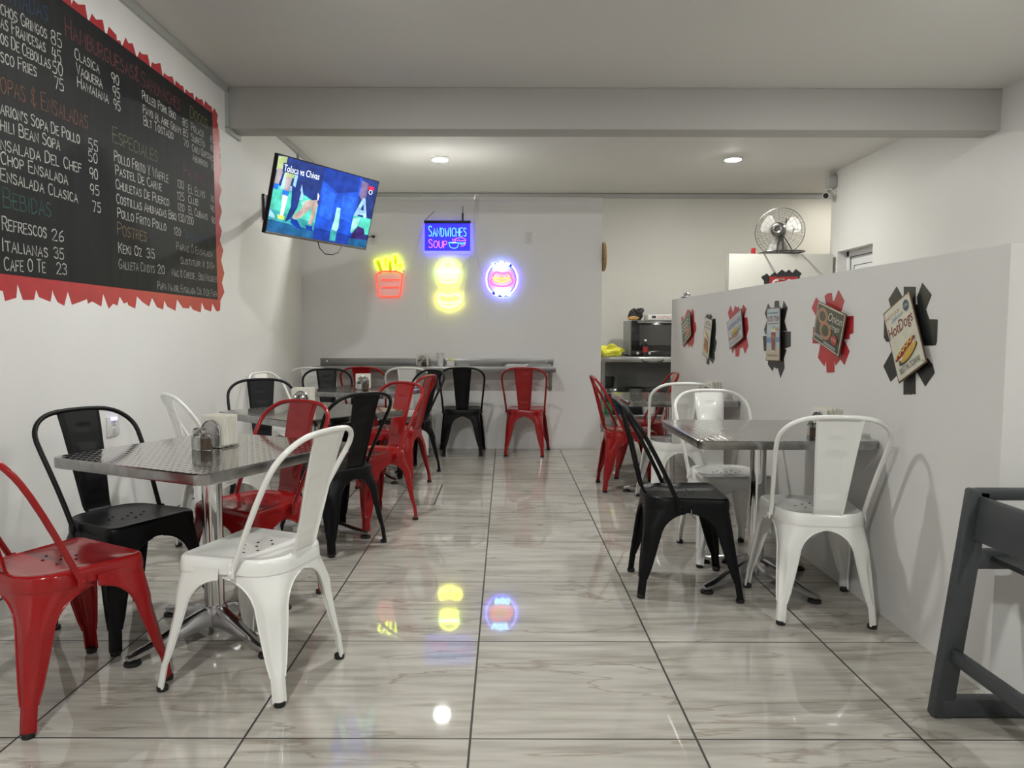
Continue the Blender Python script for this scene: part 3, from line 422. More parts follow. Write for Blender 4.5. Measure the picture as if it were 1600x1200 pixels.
# ---------------------------------------------------------------- metal cafe chairs
SZ = 0.455
def seat_outline(k=0.0, n=10):
    """rounded seat edge, counter-clockwise from the rear right; k grows it outwards"""
    fx, fy, rx, ry = 0.190+k, 0.172+k, 0.170+k, -0.190-k
    pts = []
    rr = 0.105 + k
    for i in range(n+1):                                    # rear right corner
        a = math.radians(-90 + 90*i/n); pts.append((rx-rr+rr*math.cos(a), ry+rr+rr*math.sin(a)))
    rf = 0.045 + k
    for i in range(n+1):                                    # front right corner
        a = math.radians(90*i/n); pts.append((fx-rf+rf*math.cos(a), fy-rf+rf*math.sin(a)))
    left = [(-x, y) for x, y in reversed(pts)]
    return pts + left
def seat_bm():
    mb = MB(); n = len(seat_outline())
    rings = []
    for k, z in ((0.004, 0.405), (0.003, 0.425), (0.0, 0.444), (-0.004, 0.451), (-0.011, 0.4545), (-0.019, 0.4525), (-0.028, 0.4495)):
        rings.append([(x, y, z) for x, y in seat_outline(k)])
    base = seat_outline(-0.028)
    for f, z in ((0.75, 0.447), (0.45, 0.4455), (0.15, 0.445)):
        rings.append([(x*f, y*f, z) for x, y in base])
    vs = [p for r in rings for p in r]; fs = []
    for i in range(len(rings)-1):
        for j in range(n): fs.append((i*n+j, i*n+(j+1) % n, (i+1)*n+(j+1) % n, (i+1)*n+j))
    fs.append(tuple((len(rings)-1)*n+j for j in range(n)))
    mb.add(vs, fs)
    # under-lip
    inn = [(x, y, 0.405) for x, y in seat_outline(0.001)]
    o = len(mb.v); mb.v += inn; mb.f += [(j, (j+1) % n, o+(j+1) % n, o+j) for j in range(n)]; mb.m += [0]*n
    for hx, hy in ((-0.04, 0.03), (0.04, 0.03), (0, 0.005), (-0.075, 0.0), (0.075, 0.0), (-0.04, -0.03), (0.04, -0.03), (0, 0.055)):
        mb.lathe([(0.0048, 0.4458), (0.0048, 0.4472)], 8, (hx, hy-0.01, 0), 1, capb=False)
    return mb
def leg_rows(front):
    cx0, cy0 = (0.1905, 0.1725) if front else (0.1705, 0.1905)     # corner at the apron
    fx, fy = (0.216, 0.212) if front else (0.178, 0.216)           # foot
    zs = [0.425, 0.405, 0.388, 0.3855, 0.381, 0.374, 0.364, 0.350, 0.332, 0.305, 0.27, 0.235, 0.20, 0.165, 0.13, 0.105, 0.09, 0.05, 0.012]
    rows = []
    for z in zs:
        t = max(0, (0.405 - z)/(0.405-0.012))
        bx, by = fx + 0.017, fy + 0.017
        Cx, Cy = cx0 + (bx-cx0)*t, cy0 + (by-cy0)*t
        if z > 0.387: e1, e2 = Cy, Cx
        else:
            zt, z0 = 0.3875, 0.285
            def ext(C, half_in):
                if z > z0:
                    g_ = (C - half_in)*math.sqrt(max(0, 1-((z-z0)/(zt-z0))**2)); return C - g_
                return half_in
            lo = [(0.285, .070), (0.20, .056), (0.13, .043), (0.10, .034), (0.09, .0325), (0.0, .0315)]
            h = lo[0][1]
            for (za, ea), (zb, eb) in zip(lo, lo[1:]):
                if zb <= z <= za: h = ea + (eb-ea)*(za-z)/(za-zb)
            e1, e2 = ext(Cy, h), ext(Cx, h)
        top = 0.045 if front else 0.105
        rc = top + (0.034-top)*min(1, max(0, (0.405-z)/0.11)) if z > 0.295 else 0.034 + (0.0175-0.034)*min(1, (0.295-z)/0.20)
        rc = min(rc, e1*0.97, e2*0.97)
        groove = 0.013*max(0, math.sin(math.pi*(z-0.095)/(0.30-0.095)))**0.6 if 0.095 < z < 0.30 else 0
        prof = []
        n1 = 5
        for i in range(n1): f = i/n1; prof.append((0.0, -(e1 + (rc-e1)*f)))
        na = 9
        for i in range(na):
            a = math.pi/2*i/(na-1); q = (-rc + rc*math.cos(a), -rc + rc*math.sin(a))
            gz = groove*max(0, math.cos((a-math.pi/4)*2.2))
            prof.append((q[0]-gz*0.7071, q[1]-gz*0.7071))
        for i in range(1, n1+1): f = i/n1; prof.append((-(rc + (e2-rc)*f), 0.0))
        if z < 0.387:
            prof = [(prof[0][0]-0.008*min(1, e1/0.03), prof[0][1]+0.001)] + prof + [(prof[-1][0]+0.001, prof[-1][1]-0.008*min(1, e2/0.03))]
        else: prof = [prof[0]] + prof + [prof[-1]]
        rows.append([(Cx+px_, Cy+py_, z) for px_, py_ in prof])
    return rows
def leg_bm(sx, front):
    mb = MB(); s_ = 1 if front else -1
    rows = leg_rows(front)
    mb.grid([[(sx*x, s_*y, z) for x, y, z in r] for r in rows])
    return mb
def bead_bm(sx, front):
    # rolled edge that runs round the arch and down the leg
    mb = MB(); s_ = 1 if front else -1; rows = [r for r in leg_rows(front) if r[0][2] < 0.3872]
    for k in (1, -2):
        path = [(sx*r[k][0], s_*r[k][1], r[k][2]) for r in rows]
        c = Vector((0, 0, 0))
        mb.tube(path[:-2], 0.0034, 6)
    return mb
def foot_bm(sx, front):
    fx, fy = (0.216, 0.212) if front else (0.178, 0.216)
    return MB().lathe([(0.0165, 0.0), (0.0185, 0.003), (0.0185, 0.016), (0.015, 0.018)], 14, (sx*(fx+0.0005), (1 if front else -1)*(fy+0.0005), 0))
def hoop_half():
    # (x, y, z) from the bolted end up over the shoulder to the top centre
    P = [(0.1885, -0.052, 0.418), (0.1895, -0.066, 0.447), (0.193, -0.090, 0.50), (0.200, -0.128, 0.58), (0.208, -0.170, 0.66), (0.2165, -0.210, 0.73)]
    zc, yt = 0.745, -0.300
    for i in range(1, 13):
        a = math.pi/2*i/12
        x = 0.06 + 0.159*math.cos(a)**0.86 if i < 12 else 0.06
        z = zc + 0.118*math.sin(a)**0.9
        P.append((x, -0.218 - (z-zc)*0.69, z))
    P.append((0.03, -0.301, 0.8645)); P.append((0, -0.302, 0.865))
    return P
def hoop_bm():
    h = hoop_half(); path = h + [(-x, y, z) for x, y, z in reversed(h[:-1])]
    # smooth the polyline once
    for _ in range(2):
        q = [path[0]]
        for i in range(1, len(path)-1): q.append(tuple((path[i-1][k]+2*path[i][k]+path[i+1][k])/4 for k in range(3)))
        q.append(path[-1]); path = q
    n = len(path); rad = [0.0098]*n
    mb = MB().tube(path, rad, 10)
    for sx in (-1, 1):
        mb.box((sx*0.1955, -0.054, 0.425), (0.006, 0.024, 0.05), 0, 0.002)
        mb.lathe([(0.008, 0), (0.008, 0.003), (0.004, 0.005)], 10, (sx*0.198, -0.052, 0.418), 0, axis=(sx, 0, 0))
    return mb
def back_bm():
    prof = [(-0.160, 0.4465), (-0.176, 0.449), (-0.187, 0.457), (-0.196, 0.475), (-0.204, 0.51), (-0.214, 0.55), (-0.224, 0.59), (-0.236, 0.64), (-0.248, 0.69), (-0.260, 0.735), (-0.272, 0.78), (-0.283, 0.815), (-0.291, 0.84), (-0.298, 0.862)]
    rows = []; nc = 17
    # refine
    pf = []
    for a, b in zip(prof, prof[1:]):
        for i in range(3): pf.append((a[0]+(b[0]-a[0])*i/3, a[1]+(b[1]-a[1])*i/3))
    pf.append(prof[-1])
    for y, z in pf:
        t = (z-0.45)/0.415; hw = 0.056 + 0.034*max(0, t)
        r = []
        for j in range(nc):
            u = -1 + 2*j/(nc-1); x = u*hw
            d = 0.0
            if abs(u) > 0.9: d = -0.010                                   # folded edge turned to the rear
            def ss(v, a, b): v = min(1, max(0, (v-a)/(b-a))); return v*v*(3-2*v)
            box = ss(z, 0.53, 0.536)*(1-ss(z, 0.705, 0.711))*(1-ss(abs(x), 0.038, 0.043))
            inn = ss(z, 0.515, 0.522)*(1-ss(z, 0.690, 0.697))*(1-ss(abs(x), 0.018, 0.025))
            d += 0.0045*box
            slot = math.exp(-((z-0.792)/0.006)**2)*(1-ss(abs(x), 0.026, 0.034)); d -= 0.004*slot
            r.append((x, y + d, z))
        rows.append(r)
    return MB().grid(rows)
def make_chair(kind):
    c = M[kind]
    t = thing('metal_chair', kind + ' metal chair', 'chair')
    seat_bm().build('seat', [c, M['hole']], t, 40)
    back_bm().build('backrest', c, t, 50, solid=0.0025)
    hoop_bm().build('back_frame', c, t, 60)
    for fr in (True, False):
        for sx in (1, -1):
            lg = leg_bm(sx, fr).build('leg', c, t, 50, solid=0.0025)
            bead_bm(sx, fr).build('rolled_edge', c, lg, 60)
            foot_bm(sx, fr).build('rubber_foot', M['rubber'], lg)
    return t
PROTO = {}
def chair(kind, x, y, fwd, label, group):
    rz = math.atan2(fwd[1], fwd[0]) - math.pi/2
    if kind not in PROTO:
        t = make_chair(kind); PROTO[kind] = t; t.location = (x, y, 0); t.rotation_euler = (0, 0, rz); t['label'] = label; t['group'] = group; return t
    return dup(PROTO[kind], (x, y, 0), rz, label, group)
GL1, GL2, GL3, GC, GR1, GR2 = 'chairs at the nearest left table', 'chairs at the middle left table', 'chairs at the farthest left table', 'chairs along the wall counter', 'chairs at the nearest right table', 'chairs at the far right table'
CH = [
 ('red', -1.447, 2.298, (.48, .877), 'red metal chair cut off by the left edge of the photo, at the nearest table', GL1),
 ('white', -0.866, 2.442, (-.95, .313), 'white metal chair in the left foreground, back to the aisle, nearest white chair', GL1),
 ('black', -1.522, 2.852, (.89, -.456), 'black metal chair by the left wall under the outlet, behind the nearest tabletop', GL1),
 ('red', -1.110, 3.108, (-.51, -.86), 'red metal chair behind the nearest left table, seen through the white chair back frame', GL1),
 ('white', -1.539, 3.924, (.774, .633), 'white metal chair seen edge-on against the left wall behind the nearest napkin holder', GL2),
 ('black', -1.60, 4.71, (.362, -.932), 'black metal chair facing the viewer behind the left corner of the middle left table', GL2),
 ('black', -0.972, 4.009, (-.765, .644), 'black metal chair with its back turned, right behind the foreground white chair', GL2),
 ('red', -0.85, 4.459, (-.645, -.764), 'red metal chair at the middle left table, on its aisle side, behind a black chair', GL2),
 ('red', -0.869, 5.575, (-.957, .292), 'red metal chair with its back to the aisle at the farthest left table', GL3),
 ('black', -0.855, 6.107, (-.735, -.678), 'black metal chair half hidden behind the last red chair of the left aisle row', GL3),
 ('black', -1.52, 6.22, (.358, -.934), 'black metal chair facing the viewer behind the farthest left table', GL3),
 ('white', -1.73, 5.80, (.959, -.282), 'white metal chair by the left wall, mostly hidden behind the middle table black chair', GL3),
 ('white', -1.838, 7.04, (0, 1), 'white metal chair at the left end of the wall counter, in the room corner', GC),
 ('red', -1.375, 7.125, (0, 1), 'red metal chair at the wall counter, left of the napkin holder on the counter', GC),
 ('white', -0.935, 7.07, (0, 1), 'white metal chair at the wall counter, directly in front of the counter napkin holder', GC),
 ('black', -0.43, 7.11, (-0.05, 1), 'black metal chair pulled up to the middle of the wall counter', GC),
 ('red', 0.202, 7.105, (0.103, .995), 'red metal chair at the right end of the wall counter', GC),
 ('white', 1.330, 3.058, (.11, .994), 'white metal chair with its back turned in the right foreground, nearest to the posters', GR1),
 ('black', 0.837, 3.324, (.999, -.047), 'black metal chair seen from the side at the nearest right table', GR1),
 ('white', 1.19, 3.808, (.079, -.997), 'white metal chair facing the viewer across the nearest right table', GR1),
 ('white', 1.181, 4.977, (0.017, 1), 'white metal chair with its back turned at the near side of the far right table', GR2),
 ('red', 0.961, 5.503, (1, 0.017), 'red metal chair seen from the side at the aisle end of the far right table', GR2),
 ('red', 1.133, 6.03, (-.997, .04), 'red metal chair beyond the far right table, its back to the partition', GR2),
]
for c_ in CH: chair(*c_)

# ---------------------------------------------------------------- pedestal tables
def rrect(h, r, n=6):
    out = []
    for cx_, cy_, a0 in ((h-r, h-r, 0), (-h+r, h-r, 90), (-h+r, -h+r, 180), (h-r, -h+r, 270)):
        for i in range(n+1):
            a = math.radians(a0+90*i/n); out.append((cx_+r*math.cos(a), cy_+r*math.sin(a)))
    return out
def make_table(base_deg):
    t = thing('cafe_table', 'steel table', 'table')
    mb = MB(); H = 0.385; z1 = 0.735
    a = rrect(H, 0.045); b = rrect(H-0.004, 0.041); n = len(a)
    vs = [(x, y, z1-0.038) for x, y in rrect(H-0.002, 0.043)] + [(x, y, z1-0.034) for x, y in a] + [(x, y, z1-0.004) for x, y in a] + [(x, y, z1) for x, y in b]
    fs = [(k*n+i, k*n+(i+1) % n, (k+1)*n+(i+1) % n, (k+1)*n+i) for k in range(3) for i in range(n)]
    mb.add(vs, fs, 1); mb.add([(x, y, z1) for x, y in b], [tuple(range(n))], 0); mb.add([(x, y, z1-0.038) for x, y in rrect(H-0.002, 0.043)], [tuple(range(n-1, -1, -1))], 2)
    mb.build('tabletop', [M['top'], M['band'], M['blackp']], t, 40)
    MB().lathe([(0.038, 0.10), (0.038, 0.69)], 28).build('column', M['chrome'], t)
    MB().box((0, 0, 0.691), (0.34, 0.34, 0.012), 0, 0.003).build('support_plate', M['blackp'], t)
    MB().lathe([(0.030, 0.035), (0.044, 0.045), (0.050, 0.08), (0.048, 0.11), (0.041, 0.125), (0.039, 0.126)], 24).build('hub', M['cast'], t)
    for k in range(4):
        a_ = math.radians(base_deg) + k*math.pi/2
        prof = [(0.03, .122, .05, .030), (0.07, .116, .050, .028), (0.13, .098, .043, .024), (0.20, .076, .035, .022), (0.27, .056, .029, .022), (0.32, .046, .024, .021), (0.345, .038, .022, .014)]
        rows = []
        for r, zt, zb, hw in prof:
            sec = [(-hw, zb), (-hw, zb+(zt-zb)*.6), (-hw*.55, zt-.004), (0, zt), (hw*.55, zt-.004), (hw, zb+(zt-zb)*.6), (hw, zb), (0, zb-.001), (-hw, zb)]
            rows.append([(r*math.cos(a_)-w_*math.sin(a_), r*math.sin(a_)+w_*math.cos(a_), z) for w_, z in sec])
        mb = MB().grid(rows)
        mb.f.append(tuple(range(8))); mb.m.append(0); mb.f.append(tuple(6*9+i for i in range(7, -1, -1))); mb.m.append(0)
        lg = mb.build('base_leg', M['cast'], t, 40)
        MB().lathe([(0.029, 0), (0.030, 0.004), (0.028, 0.012), (0.012, 0.016), (0.012, 0.03)], 18, (0.325*math.cos(a_), 0.325*math.sin(a_), 0)).build('glide', M['rubber'], lg)
    return t
TB = [(-1.14, 2.75, -25.2+45, 'square steel table in the left foreground with salt and pepper shakers', -25.2),
      (-1.13, 4.17, -39.0, 'square steel table in the middle of the left row, turned corner-on', -39),
      (-1.13, 5.83, -20.0, 'square steel table at the far end of the left row, nearest the wall counter', -20),
      (1.205, 3.385, 0.0, 'square steel table against the partition in the right foreground', 0),
      (1.205, 5.20, 0.0, 'square steel table against the partition at the far right, near the kitchen', 0)]
tpl = {}
for i, (x, y, _, lab, rot) in enumerate(TB):
    bd_ = (-10.6, 27, 70, 31, 62)[i]
    if bd_ in tpl: t = dup(tpl[bd_], (0, 0, 0), 0)
    else: t = tpl[bd_] = make_table(bd_)
    t.location = (x, y, 0); t.rotation_euler = (0, 0, math.radians(rot)); t['label'] = lab; t['group'] = 'square steel pedestal tables'

# ---------------------------------------------------------------- napkins and shakers
def holder_set(x, y, z, deg, where, idx, salt=(0.06, -0.03), pep=(0.06, 0.03), w_=0.115):
    a = math.radians(deg)
    t = thing('napkin_holder', 'chrome napkin holder ' + where, 'napkin holder', (x, y, z), a, 'chrome napkin holders')
    MB().box((0, 0, 0.004), (0.11, 0.10, 0.006), 0, 0.002).build('base', M['chrome'], t)
    for s_ in (-1, 1):
        path = [(s_*0.046, -0.045, 0.006)] + [(s_*0.046, 0.045*-math.cos(math.radians(q)), 0.062+0.045*math.sin(math.radians(q))) for q in range(0, 181, 15)] + [(s_*0.046, 0.045, 0.006)]
        MB().tube(path, 0.0032, 8).build('loop', M['chrome'], t)
        path2 = [(p[1], p[2]) for p in path]
        MB().prism([(s_*0.0445, u, v) for u, v in path2], (s_*0.001, 0, 0)).build('side_plate', M['steel_b'], t, 0)
    # napkins: individual folded sheets fanned between the loops
    rr = random.Random(idx); mb = MB()
    for k in range(16):
        xx = -0.036 + 0.072*k/15; lean = rr.uniform(-0.004, 0.004)
        hh = 0.113 + rr.uniform(-0.006, 0.004); y0 = -0.058 + rr.uniform(-0.003, 0.003); y1 = 0.058 + rr.uniform(-0.004, 0.004)
        rows = [[(xx-0.002+lean*q, yy, 0.009+hh*q) for yy in (y0, (y0+y1)/2, y1)] for q in (0, .5, 1)]
        rows2 = [[(xx+0.0022+lean*q, yy, 0.009+hh*q) for yy in (y0, (y0+y1)/2, y1)] for q in (0, .5, 1)]
        mb.grid(rows); mb.grid(rows2); mb.grid([rows[2], rows2[2]]); mb.grid([[r[0] for r in rows], [r[0] for r in rows2]]); mb.grid([[r[2] for r in rows], [r[2] for r in rows2]])
    nk = mb.build('paper_napkins', M['paper'], None, 0); nk.location = (x, y, z); nk.rotation_euler = (0, 0, a)
    tag(nk, 'stack of white paper napkins in the chrome holder ' + where, 'napkins', 'napkin stacks', 'stuff')
    for nm, (ox, oy), fill in (('salt', salt, M['salt']), ('pepper', pep, M['pepper'])):
        px_, py_ = x + ox*math.cos(a) - oy*math.sin(a), y + ox*math.sin(a) + oy*math.cos(a)
        s_ = thing(nm + '_shaker', ('glass %s shaker with chrome lid beside the napkins ' % nm) + where, 'shaker', (px_, py_, z), a, nm + ' shakers')
        MB().lathe([(0.0205, 0.0), (0.0215, 0.003), (0.0215, 0.052), (0.018, 0.060), (0.0145, 0.064), (0.0145, 0.068)], 8).build('glass_jar', M['glass'], s_, 20)
        MB().lathe([(0.0180, 0.003), (0.0185, 0.045), (0.0175, 0.0455)], 8).build('contents', fill, s_, 20)
        MB().lathe([(0.0165, 0.066), (0.017, 0.068), (0.017, 0.078), (0.013, 0.083), (0.005, 0.085)], 18).build('lid', M['chrome'], s_)
ZT = 0.7355
holder_set(-1.14, 2.835, ZT, -112, 'on the nearest left table', 1, (0.105, -0.008), (0.108, 0.039))
holder_set(-1.21, 4.28, ZT, -95, 'on the middle left table', 2, (0.082, -0.022), (0.082, 0.025))
holder_set(-1.165, 5.85, ZT, -80, 'on the farthest left table', 3, (0.082, -0.028), (0.082, 0.02))
holder_set(1.44, 3.19, ZT, 8, 'on the nearest right table', 4, (-0.085, -0.02), (-0.105, -0.075))
holder_set(1.46, 5.02, ZT, 8, 'on the far right table', 5, (-0.085, 0.03), (-0.085, -0.02))

# ---------------------------------------------------------------- wall counter
t = thing('wall_counter', 'stainless steel wall counter with backsplash under the neon signs', 'counter', (0, 0, 0))
CX0, CX1, CZ = -1.905, 0.49, 0.862
MB().box(((CX0+CX1)/2, 7.215, CZ-0.0025), (CX1-CX0, 0.31, 0.005), 0, 0.001).build('countertop', M['steel_b'], t)
MB().box(((CX0+CX1)/2, 7.062, CZ-0.026), (CX1-CX0+0.01, 0.006, 0.052), 0, 0.002).build('front_lip', M['steel'], t)
mb = MB().box(((CX0+CX1)/2, YB-0.009, CZ+0.036), (CX1-CX0, 0.008, 0.075), 0, 0.002)
for x in (CX0+0.07, CX1-0.07): mb.lathe([(0.010, 0), (0.008, 0.004)], 10, (x, YB-0.013, CZ+0.045), 1, axis=(0, -1, 0))
mb.build('backsplash', [M['steel'], M['chrome']], t)
for x in (CX1-0.03, -0.7, CX0+0.03):
    mb = MB().box((x, YB-0.012, 0.735), (0.03, 0.022, 0.25), 0, 0.002).box((x, 7.22, CZ-0.022), (0.03, 0.28, 0.03), 0, 0.002)
    mb.bar((x, YB-0.02, 0.64), (x, 7.12, CZ-0.03), 0.02, 0.006)
    mb.box((x-0.03, YB-0.015, 0.645), (0.03, 0.015, 0.03), 0, 0.002)
    mb.build('bracket', M['steel'], t)
CZ += 0.0006
holder_set(-0.84, 7.24, CZ, -90, 'on the wall counter', 6, (0.082, -0.02), (0.082, 0.028))
mb = MB().lathe([(0.030, 0), (0.036, 0.11), (0.037, 0.135), (0.034, 0.135), (0.029, 0.02)], 20, capt=False)
for k in range(11):
    a_ = k*2.4; z_ = 0.02 + 0.0095*k; r_ = 0.0302 + 0.006*z_/0.11
    mb.add([(r_*math.cos(a_+u)*1.012, r_*math.sin(a_+u)*1.012, z_+v) for u, v in ((0, 0), (.35, .004), (.3, .012), (.05, .009))], [(0, 1, 2, 3)], 1)
o = mb.build('paper_cup', [M['cardw'], M['cable_g']], None); o.location = (-0.66, 7.24, CZ); tag(o, 'tall white patterned paper cup on the counter, right of its napkin holder', 'cup')
t = thing('sweetener_box', 'small white box with yellow packets on the wall counter', 'box', (-0.555, 7.25, CZ))
MB().box((0, 0, 0.027), (0.075, 0.06, 0.054), 0, 0.003).build('box_body', M['cardw'], t)
mb = MB()
for k in range(5): mb.box((-0.026+0.013*k, 0, 0.058), (0.006, 0.045, 0.03), 0, 0.001)
mb.build('packets', M['yellow'], t)
for k, (dx, dy, rz_, lab) in enumerate([(0, 0, 4, 'bottom printed leaflet of the stack at the right end of the wall counter'), (0.02, 0.01, -6, 'top printed leaflet of the stack at the right end of the wall counter')]):
    t = thing('leaflet', lab, 'leaflet', (0.10+dx, 7.18+dy, CZ+0.012*k), math.radians(rz_), 'leaflets on the counter')
    MB().box((0, 0, 0.006), (0.21, 0.15, 0.010), 0, 0.001).build('pages', M['cardw'], t)
    MB().box((0.03, -0.01, 0.0114), (0.10, 0.07, 0.0006)).build('print', M['gap'], t, 0)

# ---------------------------------------------------------------- wall outlets
def outlet(x, y, z, nrm, lab, n=2, wdt=0.075, hgt=0.118):
    rz_ = {'x': -math.pi/2, '-y': math.pi}[nrm]
    # local +y points out of the wall
    t = thing('wall_outlet', lab, 'outlet', (x, y, z), rz_, 'wall outlets')
    MB().box((0, 0.004, 0), (wdt, 0.008, hgt), 0, 0.003).build('face_plate', M['outlet'], t)
    mb = MB()
    for k in range(n):
        zc = (k-(n-1)/2)*0.042
        mb.box((0, 0.0085, zc), (0.036, 0.004, 0.034), 0, 0.002)
        for sx in (-1, 1): mb.box((sx*0.007, 0.0106, zc+0.003), (0.0025, 0.001, 0.010), 1)
        mb.lathe([(0.0025, 0), (0.0025, 0.001)], 8, (0, 0.0105, zc-0.009), 1, axis=(0, 1, 0))
    mb.build('sockets', [M['outlet'], M['gap']], t)
    return t
mo = outlet(XL, 3.785, 0.69, 'x', 'white wall outlet with a small blue glow, behind the black chair at the left wall', 2, 0.115, 0.105)
nl = MB().box((0, 0.012, 0.040), (0.05, 0.014, 0.018), 0, 0.004).build('night_light', emat('blue_night_light', (0.35, 0.3, 1.0), 1.2), mo)
outlet(-1.345, YB, 2.153, '-y', 'white wall outlet with a black plug, just right of the television')
outlet(0.23, YB, 2.166, '-y', 'white wall outlet on the bare wall, right of the neon signs')
pl = thing('power_cable', 'black power cable hanging from the television to the outlet', 'cable')
MB().tube([(-1.345, YB-0.035, 2.17), (-1.36, YB-0.06, 2.168), (-1.39, YB-0.09, 2.15), (-1.42, YB-0.25, 2.10), (-1.36, 6.2, 2.0), (-1.33, 5.75, 1.83), (-1.355, 5.66, 1.80), (-1.40, 5.60, 1.80), (-1.43, 5.56, 1.84), (-1.45, 5.55, 1.92)], 0.004, 8).build('cord', M['cable_b'], pl)
MB().box((-1.345, YB-0.022, 2.17), (0.03, 0.026, 0.024), 0, 0.004).build('plug', M['cable_b'], pl)

# ---------------------------------------------------------------- television
tx, ty, tz, yaw, tilt, roll, tw = D['tv']
th = tw*0.575
tvr = thing('television', 'wall-mounted flat television showing a football match', 'television', (tx, ty, tz))
tvr.rotation_euler = (Matrix.Rotation(yaw, 4, 'Z') @ Matrix.Rotation(tilt, 4, 'X') @ Matrix.Rotation(-roll, 4, 'Y')).to_euler()
# local: x right, z up, -y towards the room
MB().box((0, 0.018, 0), (tw, 0.034, th), 0, 0.004).box((0, 0.05, -0.05), (tw*0.6, 0.04, th*0.55), 0, 0.01).build('case', M['blackp'], tvr)
MB().box((0, 0.0, -th/2+0.008), (tw, 0.012, 0.018), 0, 0.003).build('bottom_bezel', mat('silver_bezel', (0.35, 0.34, 0.34), 0.3, metal=1, noise=0.03), tvr)
mb = MB()
for x in (-tw/2+0.004, tw/2-0.004): mb.box((x, -0.001, 0), (0.008, 0.010, th))
mb.box((0, -0.001, th/2-0.004), (tw, 0.010, 0.008)); mb.build('bezel', M['blackp'], tvr)
TVC = {'navy': (0.012, 0.03, 0.16), 'blue': (0.012, 0.07, 0.50), 'blue2': (0.02, 0.11, 0.66), 'dblue': (0.008, 0.035, 0.26), 'teal': (0.07, 0.46, 0.36), 'teal2': (0.04, 0.30, 0.32), 'deep': (0.012, 0.09, 0.22),
       'yel': (0.36, 0.44, 0.20), 'skin': (0.33, 0.29, 0.30), 'skin2': (0.40, 0.31, 0.28), 'white': (0.8, 0.9, 0.95), 'sky': (0.28, 0.50, 0.85), 'sock': (0.28, 0.60, 0.52), 'hand': (0.16, 0.12, 0.26), 'ball': (0.035, 0.02, 0.12), 'red': (0.75, 0.02, 0.06), 'sblue': (0.02, 0.16, 0.75), 'lime': (0.45, 0.75, 0.1)}
tvm = []; tvi = {}
for k, c_ in TVC.items():
    m_ = emat('screen_' + k, c_, 0.95); m_.node_tree.nodes['Principled BSDF'].inputs['Roughness'].default_value = 0.12; tvi[k] = len(tvm); tvm.append(m_)
    N_, L_ = nodes_of(m_); tc_ = N_.new('ShaderNodeTexCoord'); nz = N_.new('ShaderNodeTexNoise'); nz.inputs['Scale'].default_value = 14; nz.inputs['Detail'].default_value = 5; L_.new(tc_.outputs['Object'], nz.inputs['Vector'])
    mr_ = N_.new('ShaderNodeMapRange'); mr_.inputs['From Min'].default_value = 0.3; mr_.inputs['From Max'].default_value = 0.7; mr_.inputs['To Min'].default_value = 0.32; mr_.inputs['To Max'].default_value = 0.88; L_.new(nz.outputs['Fac'], mr_.inputs['Value']); L_.new(mr_.outputs['Result'], N_['Principled BSDF'].inputs['Emission Strength'])
sw, sh = tw-0.016, th-0.024
def scr(u, v, l=0): return ((u-0.5)*sw, -0.0030-0.00012*l, (0.5-v)*sh+0.006)
mb = MB(); lay_n = [0]
def sp_(c, pts):
    lay_n[0] += 1; l = lay_n[0]
    mb.add([scr(min(1, max(0, u)), min(1, max(0, v)), l) for u, v in pts], [tuple(range(len(pts)))], tvi[c])
sp_('navy', [(0, 0), (1, 0), (1, 1), (0, 1)])
sp_('teal', [(0, .40), (.16, .36), (.30, .44), (.43, .52), (.43, .80), (0, .74)])
sp_('teal2', [(0, .70), (.43, .78), (.43, .90), (0, .86)]); sp_('deep', [(0, .84), (.44, .88), (.44, 1), (0, 1)])
sp_('sky', [(.08, .18), (.20, .12), (.19, .42), (.06, .42)]); sp_('navy', [(.13, .22), (.17, .21), (.165, .36), (.125, .36)])
sp_('sky', [(.245, .30), (.275, .44), (.275, .52), (.235, .50)])
sp_('yel', [(.0, .02), (.08, .0), (.075, .17), (.0, .2)]); sp_('yel', [(.06, .10), (.17, .09), (.165, .25), (.09, .27)])
sp_('skin', [(.01, .17), (.065, .17), (.04, .38), (.0, .38)]); sp_('skin', [(.09, .26), (.15, .25), (.14, .44), (.095, .44)])
sp_('sblue', [(0, .37), (.045, .37), (.04, .44), (0, .44)]); sp_('sblue', [(.085, .43), (.145, .43), (.14, .50), (.085, .49)])
sp_('white', [(.09, .49), (.138, .50), (.125, .78), (.10, .78)]); sp_('lime', [(.075, .76), (.14, .77), (.14, .82), (.08, .81)])
sp_('sky', [(0, .70), (.05, .78), (.06, .82), (0, .80)])
sp_('navy', [(.16, .34), (.25, .40), (.24, .62), (.20, .78), (.15, .84), (.18, .62)]); sp_('navy', [(.25, .14), (.43, .22), (.43, .50), (.36, .42), (.28, .44)])
sp_('sock', [(.26, .54), (.33, .48), (.38, .55), (.30, .60)])
sp_('skin2', [(.31, .50), (.41, .46), (.43, .54), (.36, .60), (.29, .74), (.22, .80), (.215, .73), (.27, .64)]); sp_('skin2', [(.37, .56), (.42, .56), (.415, .70), (.40, .82), (.365, .80), (.375, .68)])
sp_('dblue', [(.20, .77), (.26, .79), (.32, .90), (.27, .89), (.20, .84)]); sp_('dblue', [(.34, .83), (.41, .83), (.42, .90), (.36, .89)])
sp_('white', [(.405, .36), (.425, .40), (.42, .47), (.41, .46)])
sp_('blue', [(.43, 0), (.86, 0), (.85, 1), (.43, 1)]); sp_('dblue', [(.43, 0), (.80, 0), (.80, .22), (.60, .30), (.43, .18)])
sp_('blue2', [(.45, .25), (.58, .32), (.58, .70), (.45, .66)]); sp_('blue2', [(.65, .30), (.80, .30), (.79, .68), (.67, .64)]); sp_('dblue', [(.43, .84), (.85, .86), (.85, 1), (.43, 1)])
